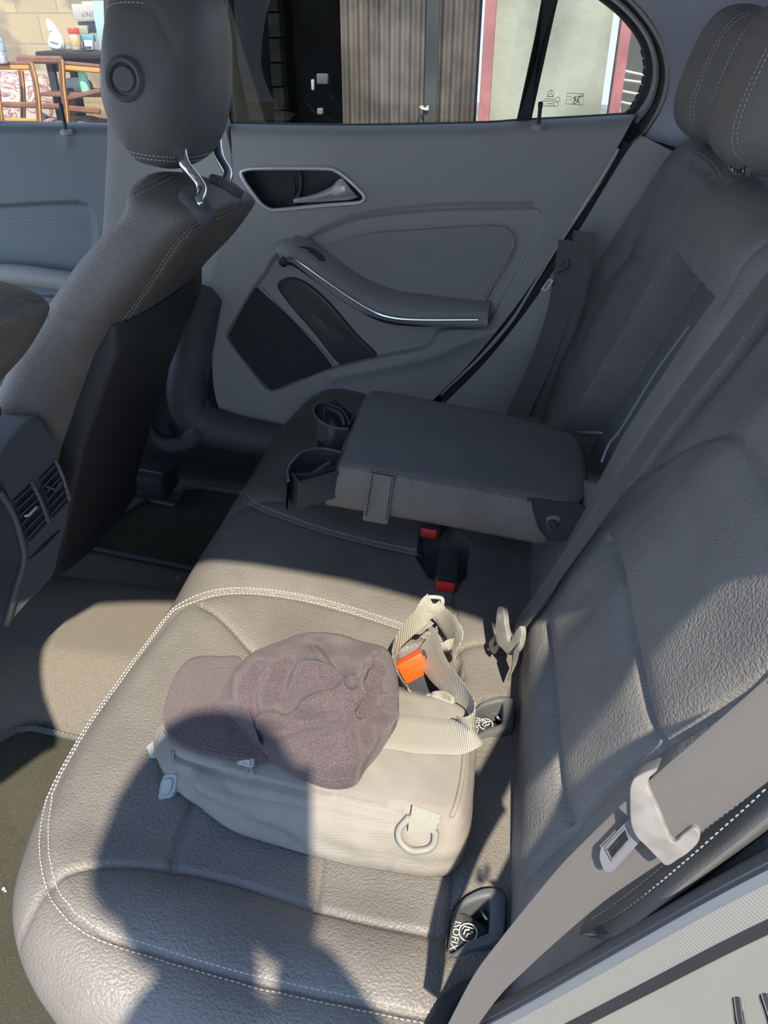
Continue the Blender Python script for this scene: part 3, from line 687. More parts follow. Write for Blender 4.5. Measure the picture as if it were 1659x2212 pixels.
# near belt: wide lap band, tongue, upper band
t = thing('seat_belt', 'near seat belt with big worn tongue close to the door opening', 'seat belt', (.08, .33, .2), 'rear seat belts')
def YB(px, py):   # the near belt lies in a gently tilted plane just inside the door opening
    return atp(px, py, (.06, .315, .25), unit((-.35, -1, .30)))
nb_ = unit((-.35, -1, .30))
lap = cr([(985, 2235), (1050, 2130), (1110, 2060), (1180, 1985), (1260, 1905), (1340, 1838), (1400, 1790), (1450, 1755)], 70); P = np.array([YB(*p) for p in lap])
M().ribbon(P, np.cross(np.gradient(P, axis=0), nb_), [.018, .026, .036, .042, .044, .044, .044], .0014).build('lap_webbing', m_belt, t)
up = cr([(1392, 1794), (1432, 1762), (1480, 1722), (1560, 1658), (1659, 1578), (1760, 1495)], 50); P = np.array([atp(px, py, np.array((.06, .315, .25))+nb_*.014, nb_) for px, py in up])
P = cr(np.vstack([P[::7], [P[-1], P[-1]+np.array([.06, .06, .12]), P[-1]+np.array([.13, .10, .24])]]), 80)
M().ribbon(P, np.cross(np.gradient(P, axis=0), nb_), [.040, .044, .047, .047, .047], .0016).build('webbing', m_belt, t)
TN = lambda px, py, o=0.010: atp(px, py, np.array((.06, .315, .25))+nb_*o, nb_)
body = [(1422, 1644), (1424, 1650), (1404, 1678), (1430, 1740), (1456, 1799), (1480, 1785), (1500, 1770), (1515, 1780), (1512, 1802), (1490, 1825), (1470, 1838), (1445, 1852), (1425, 1836), (1400, 1810), (1380, 1790), (1368, 1760), (1366, 1700), (1370, 1675), (1384, 1660)]
M().pillow([TN(*p) for p in body], nb_, .009, .0030, .004, smooth=True, n=140, ngon=True).build('tongue', m_tongue, t)
ring_plate([TN(*p, .008) for p in ((1364, 1760), (1388, 1808), (1330, 1872), (1318, 1880), (1306, 1874), (1297, 1848), (1300, 1826), (1312, 1815))],
           [TN(*p, .008) for p in ((1352, 1785), (1360, 1812), (1322, 1857), (1308, 1830))], nb_, .003, mat('smoky plastic latch plate', (.16, .17, .18), .25, bump='noise', bs=200, bst=.3), 'latch_plate', t)
ring_plate([TN(*p, .0112) for p in ((1352, 1783), (1362, 1813), (1322, 1860), (1306, 1829))], [TN(*p, .0112) for p in ((1351, 1790), (1358, 1811), (1322, 1853), (1311, 1831))], nb_, .001, m_steel, 'latch_inner_edge', t)
# ribbed sleeve cable at the foot of the belt
t = thing('ribbed_sleeve', 'ribbed black fabric sleeve curving round the near cushion corner beside the belt', 'cable sleeve', (-.02, .3, .0))
q = cr([(1085, 2118), (1050, 2125), (1010, 2140), (980, 2165), (960, 2195), (945, 2240)], 40); P = np.array([at(px, py, z=.018) for px, py in q])
M().tube(P, [.006, .010, .013, .014, .014], 18).build('sleeve', mat('ribbed sleeve', (.04, .042, .05), .7, bump='ribd', bs=350, bst=.8), t)
# ------------------------------------------------------------------ far doors
def coons(T, B, L, R, nu, nv):
    T, B, L, R = cr(T, nu), cr(B, nu), cr(L, nv), cr(R, nv); u = np.linspace(0, 1, nu)[None, :, None]; v = np.linspace(0, 1, nv)[:, None, None]
    return (1-v)*T[None]+v*B[None]+(1-u)*L[:, None]+u*R[:, None]-((1-u)*(1-v)*T[0]+u*(1-v)*T[-1]+(1-u)*v*B[0]+u*v*B[-1])
YD = 1.62
def pxsurf(Q, yf):
    s = Q.shape; q = Q.reshape(-1, 2); y = yf(q); C = CAM
    d = _fw[None]*FPX+_rt[None]*(q[:, :1]-W/2)-_up[None]*(q[:, 1:]-H/2)
    return (C+d*((y-C[1])/d[:, 1])[:, None]).reshape(s[0], s[1], 3)
TOP = [(498, 267), (640, 270), (800, 271), (1040, 266), (1120, 261), (1250, 254), (1374, 246)]
RGT = [(1374, 246), (1330, 325), (1240, 478), (1150, 612), (1085, 700), (1010, 790), (950, 850), (880, 920)]
LFT = [(498, 267), (500, 400), (470, 560), (456, 650), (457, 720), (461, 830), (478, 900), (500, 960)]
BOT = [(500, 960), (600, 960), (750, 950), (880, 920)]
HNDL = [(521, 373), (530, 367), (560, 364), (700, 364), (725, 369), (745, 382), (770, 405), (786, 423), (785, 433), (768, 439), (700, 444), (605, 453), (585, 453), (565, 441), (545, 416), (526, 388)]
RECA = [(600, 552), (575, 590), (553, 618), (520, 672), (497, 712), (492, 728), (520, 768), (574, 836), (584, 841), (597, 841), (650, 820), (718, 794), (800, 774), (912, 751), (935, 735), (953, 712), (1032, 706), (1036, 690), (850, 690), (800, 672), (740, 632), (680, 590), (640, 560)]
RECB = [(655, 530), (700, 500), (780, 472), (900, 457), (1000, 452), (1145, 450), (1166, 455), (1172, 470), (1165, 495), (1140, 548), (1095, 625), (1050, 700), (1000, 690), (850, 690), (780, 650), (700, 590)]
def ydoor(q):
    y = np.full(len(q), YD); T = cr(TOP, 60); tY = np.interp(q[:, 0], T[:, 0], T[:, 1]); d = np.clip((q[:, 1]-tY)/38, 0, 1); y += .055*(1-np.sqrt(np.clip(1-(1-d)**2, 0, 1)))
    y += .020*sstep(6, -6, sdf(q, cr(RECA, 90, True))); y += .012*sstep(5, -5, sdf(q, cr(RECB, 90, True)))
    y += .038*sstep(3, -6, sdf(q, cr(HNDL, 70, True)))
    y += .008*sstep(.0, 1, (q[:, 1]-(1180-q[:, 0]*.45))/60)*0
    y -= .010*np.exp(-(segdist(q, [(720, 815), (860, 786), (940, 768), (1010, 735), (1090, 712)])/14)**2)
    y += .006*np.exp(-(segdist(q, cr([(640, 535), (700, 498), (780, 468), (900, 452), (1000, 446), (1150, 445)], 30))/7)**2)
    y -= .006*np.exp(-(np.hypot(q[:, 0]-1163, q[:, 1]-270)/11)**2)
    return y
rd = thing('door_1', 'far rear door trim with aluminium handle bezel, curved armrest and tinted window', 'car door', (-.2, YD, .1), kind='structure')
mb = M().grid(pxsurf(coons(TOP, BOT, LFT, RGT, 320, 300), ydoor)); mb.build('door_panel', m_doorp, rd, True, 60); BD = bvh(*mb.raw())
back = M().grid(pxsurf(coons(TOP, BOT, LFT, RGT, 20, 20), lambda q: np.full(len(q), YD+.075))); back.build('door_shell', m_plasticd, rd)
DY = (0, -1, 0)
def D(px, py, dy=0.0): return at(px, py, y=YD-dy)
# leather insert, armrest, trims
ins = [(672, 548), (700, 533), (735, 520), (800, 503), (900, 495), (1000, 488), (1065, 486), (1098, 492), (1112, 510), (1113, 532), (1096, 570), (1070, 612), (1040, 655), (960, 650), (870, 640), (800, 625), (730, 590)]
M().pillow([D(*p, -.010) for p in ins], DY, .005, .003, .003, dome=.004, n=160).build('leather_insert', m_doorl, rd)
s = M()
for o in (0, 1):
    l = [(697, 541-o*6), (730, 526-o*6), (800, 505-o*6), (900, 497-o*6), (1000, 490-o*6), (1062, 487-o*5), (1094+o*3, 492-o*4), (1108+o*5, 508-o*2), (1109+o*6, 530), (1092+o*6, 566), (1066+o*6, 606), (1036+o*6, 644)]
    P, N = hitpath(l, BD, 200, .0); P[:, 1] = YD+.0012; stitch(s, P, N*0+np.array([0, -1., 0]), 0, .0062, .0048, .0020, .0012)
s.build('insert_stitching', m_thread, rd)
arm = [(604, 545), (622, 537), (648, 545), (690, 578), (740, 618), (790, 648), (850, 668), (920, 676), (1000, 680), (1056, 682)]
P = np.array([D(px, py, .012) for px, py in cr(arm, 80)]); R = []
T_ = np.gradient(P, axis=0)
for i in range(80):
    t_ = unit(T_[i]); nz_ = unit(np.cross(t_, (0, -1, 0))); nz_ = nz_ if nz_[2] > 0 else -nz_; k = sstep(0, 6, i)*.7+.3
    up_ = .026+.012*math.sin(math.pi*min(1, i/79)) if i > 4 else .02
    R.append([P[i]+np.array([0, .03, 0])+nz_*up_, P[i]+nz_*up_*.95+np.array([0, .006, 0]), P[i]+nz_*up_*.72-np.array([0, .022*k, 0]), P[i]+nz_*up_*.35-np.array([0, .040*k, 0]), P[i]-nz_*.002-np.array([0, .046*k, 0]), P[i]-nz_*.012-np.array([0, .042*k, 0]), P[i]-nz_*.018-np.array([0, .028*k, 0]), P[i]-nz_*.020+np.array([0, .02, 0])])
am = M().rings(np.array(R)); am.build('armrest', m_doorl, rd, True, 70); BA = bvh(*am.raw())
s = M()
for px in ([(606, 556), (625, 547), (650, 554), (700, 592), (760, 636), (810, 660), (870, 676), (960, 681), (1048, 682)], [(612, 549), (628, 543), (652, 549), (700, 586), (760, 630), (810, 655), (870, 671), (960, 677), (1048, 678)]):
    P, N = hitpath(px, BA, 160, .0006); stitch(s, P, N, 0, .006, .0046, .0018, .0014)
s.build('armrest_stitching', m_thread, rd)
cs = cr([(609, 565), (617, 559), (630, 559), (648, 568), (690, 598), (750, 640), (800, 670), (840, 685), (900, 691), (1033, 691)], 90)
M().tube([D(px, py, .064) for px, py in cs], [.0015]+[.0034]*6+[.002], 8).build('chrome_strip', m_chrome, rd)
M().tube([D(px, py+4, .034) for px, py in cs], .010, 10).build('armrest_underside', m_plasticd, rd)
sw = M().pillow([D(*p, .034) for p in ((640, 545), (652, 536), (676, 538), (700, 556), (690, 566), (668, 556))], unit((-.2, -.6, .7)), .006, .002, .006); sw.build('window_switch', m_gloss, rd)
M().tube([D(648, 537, .044), D(664, 541, .044)], .0012, 6).build('switch_mark', m_chrome, rd)
# handle: bezel loop, dark cup and lever
hb = cr([D(*p, .003) for p in HNDL], 140, True); M().tube(hb, .0042, 10, True).build('handle_bezel', m_alu, rd)
M().pillow([D(px, py, -.036) for px, py in HNDL], DY, .002, .001, .001).build('handle_cup', m_plasticd, rd)
M().pillow([D(*p, -.030) for p in ((632, 372), (650, 368), (655, 400), (645, 440), (628, 445), (636, 405))], DY, .006, .003, .002).build('cup_rib', m_plasticd, rd)
R = []
for i, (u_, lo, dp) in enumerate([((634, 429), (633, 439), .004), ((655, 425), (655, 438), .006), ((680, 419), (681, 437), .009), ((700, 411), (703, 436), .012), ((718, 401), (725, 434), .014), ((732, 387), (745, 433), .014), ((742, 388), (758, 431), .013), ((757, 406), (768, 428), .008), ((771, 424), (774, 427), .002)]):
    a, b = np.array(u_), np.array(lo); c = (a+b)/2
    R.append([D(*a, dp*.2), D(*(a*.8+b*.2), dp), D(*(a*.55+b*.45), dp*1.25), D(*(a*.2+b*.8), dp*.9), D(*b, dp*.1), D(*c, -.006)])
R = np.array(R); R = np.stack([cr(R[:, j], 40) for j in range(6)], 1)
M().rings(R).build('handle_lever', m_alu, rd, True, 50)
# speaker grille, diagonal ridge
M().pillow([D(*p, -.019) for p in ((557, 622), (720, 792), (650, 816), (597, 838), (584, 836), (525, 768), (498, 728), (502, 712), (525, 668))], DY, .009, .004, .003, smooth=True, n=150).build('speaker_grille', mat('speaker cloth', (.055, .058, .062), .85, bump='weave', bs=500, bst=.4), rd)
M().tube(cr([D(*p, -.018) for p in ((562, 622), (620, 682), (680, 742), (722, 792))], 30), .004, 8).build('grille_edge', m_doorp, rd)
q = [(600, 612), (640, 600), (700, 640), (770, 720), (815, 768), (770, 778), (735, 786), (680, 720), (620, 650)]
M().pillow([D(*p, -.018) for p in q], DY, .006, .005, .002, dome=.004).build('pocket_panel', m_gloss, rd)
def lock_pin(par, px, py, y, h):
    b = at(px, py, y=y); M().lathe(b+np.array([0, .0, -.002]), [(.013, -.004), (.012, .003), (.008, .006), (.005, .004), (.005, -.002)], 24).build('pin_collar', m_doorp, par)
    M().lathe(b, [(.0036, 0), (.0036, h*.7), (.0044, h*.8), (.0046, h*.95), (.003, h), (.0001, h)], 16).build('lock_pin', m_plasticd, par)
lock_pin(rd, 1163, 272, YD+.005, .040)
# window frame pieces of the far rear door
def plate(px, y, th, m, name, par, closed=True, smooth=False):
    P = [at(a, b, y=y) for a, b in px]; return M().pillow(P, DY, th, min(.002, th*.4), .0, smooth=smooth, n=max(60, len(px)*8)).build(name, m, par)
plate([(1175, -30), (1212, -30), (1196, 40), (1147, 262), (1115, 264), (1155, 80)], 1.70, .018, m_rubber, 'window_divider', rd)
plate([(466, -80), (487, -80), (492, 40), (508, 268), (497, 268), (480, 90)], 1.70, .02, m_rubber, 'window_frame_front', rd)
M().tube([at(*p, y=1.682) for p in cr([(488, -80), (492, 60), (508, 268)], 20)], .0018, 6).build('window_seal', m_doorp, rd)
M().tube([at(px, py-2, y=1.688) for px, py in cr(TOP, 50)], .0022, 6).build('sill_seal', mat('seal highlight', (.16, .17, .16), .5), rd)
C0 = [(1262, -22), (1290, -2), (1335, 34), (1372, 78), (1391, 122), (1392, 165), (1378, 208), (1352, 250)]
C1 = [(1280, -30), (1306, -10), (1350, 26), (1388, 72), (1408, 122), (1410, 170), (1396, 215), (1366, 254)]
C2 = [(1296, -34), (1326, -10), (1364, 24), (1400, 70), (1420, 122), (1423, 170), (1408, 225), (1376, 268)]
C3 = [(1312, -36), (1344, -8), (1380, 28), (1415, 78), (1434, 128), (1436, 180), (1420, 235), (1386, 290)]
def band(A, B, ya, yb, m, name, par, n=70, mid=.0):
    A, B = cr(A, n), cr(B, n); G = []
    for i in range(n):
        a, b = at(*A[i], y=ya), at(*B[i], y=yb); G.append([a+np.array([0, .012, 0]), a, (a+b)/2-np.array([0, mid, 0]), b, b+np.array([0, .012, 0])])
    return M().grid(np.array(G)).build(name, m, par)
band(C0, C1, 1.70, 1.685, m_rubber, 'window_frame_rear', rd, mid=.004); band(C1, C2, 1.675, 1.665, mat('pale grey seal', (.30, .33, .34), .35), 'door_seal', rd, mid=.006)
g = M().grid(np.array([[at(px, py, y=1.70) for px in np.linspace(486, 1420, 12)] for py in np.linspace(-120, 275, 6)])); w1 = struct(g.build('window_1', m_glass), 'tinted far rear window with faint printed marks', 'window')
# printed marks on the quarter window (star ring, lines, box with handwriting, seen from inside)
gp = mat('grey glass print', (.16, .17, .15), .7)
def G_(px, py): return at(px, py, y=1.697)
mk = M(); c = G_(1190, 202)
mk.tube([c+np.array([.0055*math.cos(a), 0, .0055*math.sin(a)]) for a in np.linspace(0, 6.283, 24, endpoint=False)], .0004, 4, True)
for a in (90, 210, 330): mk.tube([c, c+.0052*np.array([math.cos(math.radians(a)), 0, math.sin(math.radians(a))])], .0004, 4)
for y_, x0, x1 in ((209, 1181, 1195), (214, 1176, 1198), (218.5, 1170, 1198), (224, 1181, 1195), (229, 1173, 1196)):
    x = x0
    while x < x1: L_ = random.choice((2, 3, 4)); mk.tube([G_(x, y_), G_(min(x+L_, x1), y_)], .0006, 4); x += L_+1.2
for cx, cy in ((1205, 215), (1201, 225)):
    c = G_(cx, cy); mk.tube([c+np.array([.004*math.cos(a), 0, .004*math.sin(a)]) for a in np.linspace(0, 6.283, 18, endpoint=False)], .0004, 4, True)
mk.tube([G_(*p) for p in ((1225, 201), (1261, 203), (1259, 227), (1222, 224))], .0005, 4, True); mk.tube([G_(*p) for p in ((1224, 209), (1235, 209), (1234, 216), (1223, 216))], .0004, 4, True)
mk.tube([G_(*p) for p in cr([(1243, 209), (1239, 211), (1243, 215), (1238, 222), (1243, 224), (1245, 218), (1240, 214), (1245, 209)], 30)], .0006, 4)
mk.tube([G_(*p) for p in cr([(1249, 222), (1247, 217), (1252, 213), (1250, 208), (1247, 212), (1252, 224)], 24)], .0006, 4); mk.tube([G_(1250, 208), G_(1254, 208)], .0009, 4); mk.tube([G_(1258, 205), G_(1257, 210)], .0010, 4)
o = mk.build('printed_marks', gp, None, False); o.parent = w1
fr = M()
for i in range(38):
    f = .55+.45*i/37; p = cr(C0, 101)[int(f*100)]; q_ = at(p[0]-3, p[1], y=1.697); fr.lathe(q_, [(.0001, 0), (.0017, .0002), (.0001, .0006)], 6, (0, -1, 0))
o = fr.build('frit_dots', m_rubber, None); o.parent = w1
# front door (far left)
fd = thing('door_2', 'far front door trim in pale shade at the left with stitched insert', 'car door', (-1.1, 1.66, .2), kind='structure')
TP2 = [(-160, 262), (0, 263), (120, 266), (246, 269)]; RG2 = [(246, 269), (243, 360), (240, 440), (232, 540), (215, 680), (200, 820)]; LF2 = [(-160, 262), (-160, 820)]; BT2 = [(-160, 820), (200, 820)]
RC_ = [(-170, 452), (0, 445), (100, 439), (170, 437), (190, 444), (200, 462), (206, 492), (200, 560), (190, 640), (-170, 640)]
def yd2(q):
    y = np.full(len(q), 1.66); d = np.clip((q[:, 1]-266)/30, 0, 1); y += .045*(1-np.sqrt(1-(1-d)**2)); y += .014*sstep(5, -5, sdf(q, RC_)); y -= .004*np.exp(-(np.hypot((q[:, 0]-143), (q[:, 1]-300)*.6)/14)**2); return y
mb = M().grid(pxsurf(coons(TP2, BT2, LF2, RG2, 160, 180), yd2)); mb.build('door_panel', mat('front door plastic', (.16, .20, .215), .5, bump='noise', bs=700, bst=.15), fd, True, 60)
s = M()
for o_ in (0, 7):
    P = [at(px, py, y=1.667) for px, py in cr([(-60, 486+o_), (0, 481+o_), (80, 474+o_), (135, 469+o_), (158, 474+o_), (170-o_*.6, 487+o_), (177-o_*.6, 505)], 120)]; stitch(s, P, (0, -1, 0), 0, .0065, .0046, .0013, .001)
s.build('insert_stitching', m_thread, fd)
P = np.array([at(px, py, y=1.64) for px, py in ((-80, 590), (0, 592), (60, 596), (170, 612))]); M().tube(cr(P, 20), .024, 14).build('armrest', m_doorl, fd)
lock_pin(fd, 143, 283, 1.655, .052)
g = M().grid(np.array([[at(px, py, y=1.715) for px in (-260, 0, 244)] for py in (-120, 100, 272)])); struct(g.build('window_2', m_clear), 'clear far front window', 'window')
# ------------------------------------------------------------------ pillars, sill and roof
plate([(236, -90), (452, -90), (470, 140), (512, 330), (515, 520), (470, 640), (440, 700), (300, 700), (232, 560), (247, 300)], 1.655, .03, m_doorp, 'trim_1', None)
struct(bpy.data.objects['trim_1'], 'grey plastic centre pillar trim behind the front headrest', 'pillar trim')
pp = plate([(448, -90), (464, -90), (468, 30), (482, 165), (506, 275), (495, 285), (476, 180), (455, 40)], 1.72, .02, m_paint, 'trim_2', None); struct(pp, 'pale painted door edge strip beside the front headrest', 'pillar trim')
pp = plate([(236, -90), (250, -90), (249, 10), (237, 12)], 1.70, .02, m_paint, 'trim_3', None); struct(pp, 'sliver of pale pillar paint above the headrest', 'pillar trim')
# lower pillar foot and far sill with its bolt
sill = thing('trim_4', 'grey plastic far door sill and pillar foot with a round cap', 'sill trim', (-.75, 1.55, -.25), kind='structure')
R = []
for px, py, r in [(430, 640, .05), (415, 760, .045), (405, 850, .05), (430, 905, .05), (490, 930, .045), (560, 945, .04), (640, 960, .04)]: R.append((at(px, py, y=1.60), r))
M().tube(cr([p for p, _ in R], 60), [r for _, r in R], 20).build('pillar_foot', m_plastic, sill)
R = [(320, 925), (335, 948), (365, 962), (400, 955), (430, 930)]; M().tube(cr([at(px, py, y=1.56) for px, py in R], 40), [.012, .02, .022, .022, .02], 14).build('sill_lip', m_plastic, sill)
M().pillow([at(px, py, y=1.585) for px, py in ((325, 800), (430, 740), (440, 930), (400, 952), (362, 960), (330, 935))], (0, -1, 0), .012, .006, .03).build('foot_cover', m_shell, sill)
c = at(365, 936, y=1.545); M().lathe(c, [(.0001, .006), (.007, .006), (.008, .004), (.012, .004), (.013, 0), (.013, -.01)], 24, (0, -1, .5)).build('round_cap', m_plasticd, sill)
# bright shut line along the rear edge of the door
sl_ = [(1333, 318), (1322, 338), (1290, 392), (1240, 470), (1192, 545), (1150, 612), (1110, 678), (1070, 728), (1030, 772), (985, 815), (950, 848)]
mb = M().tube([at(px+3, py+4, y=1.612) for px, py in cr(sl_, 90)], [.003, .0045, .002, .002, .0025, .004, .004, .0045, .004, .002], 8); struct(mb.build('trim_5', m_paint), 'bright painted shut line along the rear door edge', 'shut line')
band([(1340, 300), (1240, 462), (1150, 604), (1085, 692), (1010, 782), (940, 852)], [(1362, 312), (1262, 476), (1172, 620), (1105, 712), (1030, 800), (960, 868)], 1.63, 1.61, m_rubber, 'trim_6', None, mid=-.006)
struct(bpy.data.objects['trim_6'], 'dark rubber seal along the rear door edge', 'door seal')
band(C3, [(a+9, b-3) for a, b in C3], 1.655, 1.65, m_paint, 'trim_7', None, mid=.003); struct(bpy.data.objects['trim_7'], 'pale paint edge curving round the quarter window', 'window edge')
band(C2, C3, 1.668, 1.66, m_rubber, 'trim_10', None, mid=.003); struct(bpy.data.objects['trim_10'], 'dark seal curving round the quarter window', 'window seal')
pp = plate([(1330, 262), (1352, 240), (1400, 215), (1455, 200), (1470, 320), (1340, 420), (1300, 400)], 1.69, .01, m_rubber, 'trim_12', None); struct(pp, 'dark corner filler below the quarter window', 'window corner')
# rear pillar trim: from the window edge across to the rear
Lc = [(1290, -110), (1356, -14), (1392, 24), (1426, 76), (1444, 128), (1446, 184), (1428, 240), (1392, 298)]; Rc = [(1500, -200), (1640, -130), (1740, -40), (1800, 60), (1830, 160), (1830, 260), (1820, 340), (1800, 420)]
def patch(L, R, yl, yr, m, name, lab, bulge=0., n=60, k=30):
    L, R = cr(L, n), cr(R, n); G = []
    for i in range(n):
        row = [at(*L[i], y=yl)+np.array([0, .03, 0])]
        for t in np.linspace(0, 1, k): q = L[i]*(1-t)+R[i]*t; row.append(at(q[0], q[1], y=yl+(yr-yl)*sstep(0, 1, t*.9)-bulge*math.sin(math.pi*t)))
        G.append(row)
    return struct(M().grid(np.array(G)).build(name, m), lab, 'pillar trim')
patch(Lc, Rc, 1.645, 1.56, m_ceil, 'trim_8', 'light grey rear pillar trim above the headrests')
Ld = [(1388, 294), (1352, 330), (1262, 478), (1172, 622), (1105, 714), (1030, 802), (930, 900)]; Rd = [(1640, 420), (1560, 470), (1450, 600), (1330, 740), (1230, 840), (1150, 930), (1080, 1000)]
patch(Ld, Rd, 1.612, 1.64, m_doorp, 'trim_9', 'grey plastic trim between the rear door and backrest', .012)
# headliner
G = []
for x in np.linspace(-1.7, .85, 40):
    row = []
    for y in np.linspace(.30, 1.80, 41): row.append((x, y, .945-.055*abs((y-1.0)/.8)**3.5-.05*sstep(.2, 1.0, x)-.02*sstep(.10, .30, x)))
    G.append(row)
G = np.array(G); struct(M().grid(G).build('ceiling', m_ceil), 'light grey roof lining', 'roof lining')
G2 = G.copy(); G2[:, :, 2] += .035; struct(M().grid(G2).build('roof', m_paint), 'car roof skin', 'roof')
# parcel shelf and tail
sh_ = [(.30, .36, .50), (.30, 1.62, .50), (.95, 1.55, .52), (.95, .42, .52)]
mb = M().pillow(np.array(sh_), (0, 0, 1), .01, .004, .02, smooth=False); struct(mb.build('trim_11', m_plastic), 'dark parcel shelf behind the rear seats', 'parcel shelf')
mb = M().box((1.0, .98, .20), (.04, 1.5, .70), None, .01); struct(mb.build('wall_rear', m_plastic), 'tailgate inner trim', 'tailgate')
# far body side below the windows and behind the doors
mb = M().box((-.35, 1.80, .02), (2.9, .05, 1.12), None, .01); struct(mb.build('wall_far', m_plasticd), 'far painted body side', 'body side')
mb = M().box((.72, 1.74, .42), (.62, .05, .9), None, .01); struct(mb.build('wall_quarter', m_plastic), 'far rear quarter body', 'body side')
# ------------------------------------------------------------------ near body side with the door opening
OPEN = [(-.60, -.30), (-.60, .10), (-.64, .20), (-.60, .27), (-.545, .35), (-.52, .40), (-.55, .54), (-.545, .70), (-.51, .80), (-.42, .84), (-.272, .870), (-.151, .886), (-.003, .886), (.107, .854), (.201, .808), (.265, .765), (.284, .705), (.270, .640), (.254, .606), (.226, .551), (.203, .505), (.165, .440), (.118, .365), (.072, .285), (.026, .205), (-.03, .11), (-.075, .02), (-.12, -.08), (-.17, -.17), (-.26, -.235), (-.40, -.25), (-.50, -.28)]
def near_side():
    t = thing('door_3', 'near car body side round the open door: seal, ribbed sill trim and pale paint', 'body side', (-.2, .2, -.3), kind='structure')
    n = 260; E = cr(OPEN, n, True); c = np.array([-.2, .35]); T = np.roll(E, -1, 0)-np.roll(E, 1, 0); T /= np.linalg.norm(T, axis=1)[:, None]; S = np.stack([T[:, 1], -T[:, 0]], 1)
    if ((E-c)*S).sum() < 0: S = -S
    for _ in range(6): S = (np.roll(S, 1, 0)+2*S+np.roll(S, -1, 0))/4
    def sweep(prof, m, name, rib=0):
        G = []
        for o, y in prof: q = E+S*o; G.append(np.c_[q[:, 0], np.array([tum(y, z) for z in q[:, 1]]), q[:, 1]])
        return M().grid(np.array(G), False, True).build(name, m, t, True, 50)
    def tum(y, z): return y+max(0, .26-y)*.75*float(sstep(.35, .80, z))
    sweep([(.085, .350), (.060, .331), (.046, .318), (.038, .308), (.036, .302), (.038, .299)], m_plastic, 'inner_trim')
    sweep([(.038, .301), (.035, .299), (.034, .296), (.036, .293), (.039, .2925)], mat('seal rubber sheen', (.13, .15, .17), .4), 'door_seal')
    sweep([(.038, .2935), (.041, .291), (.047, .2858), (.052, .282), (.053, .280)], mat('ribbed grey trim', (.21, .21, .19), .6, bump='ribd', bs=190, bst=.2, dist=.001), 'ribbed_trim')
    sweep([(.051, .2825), (.055, .277)], m_threadd, 'trim_gap')
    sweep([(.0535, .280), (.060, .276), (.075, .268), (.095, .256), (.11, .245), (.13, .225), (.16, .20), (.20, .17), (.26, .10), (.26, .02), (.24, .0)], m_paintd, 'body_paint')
    sweep([(.25, .12), (.25, .335), (.085, .350)], m_plasticd, 'body_inner')
    # latch striker
    c = at(1632, 2200, y=.19); M().tube(cr([c+np.array(p)*.45 for p in ((-.010, .02, -.012), (-.012, -.012, -.006), (.0, -.022, .004), (.012, -.010, .008), (.012, .02, .004))], 30), .0028, 12).build('striker_loop', m_chrome, t)
near_side()
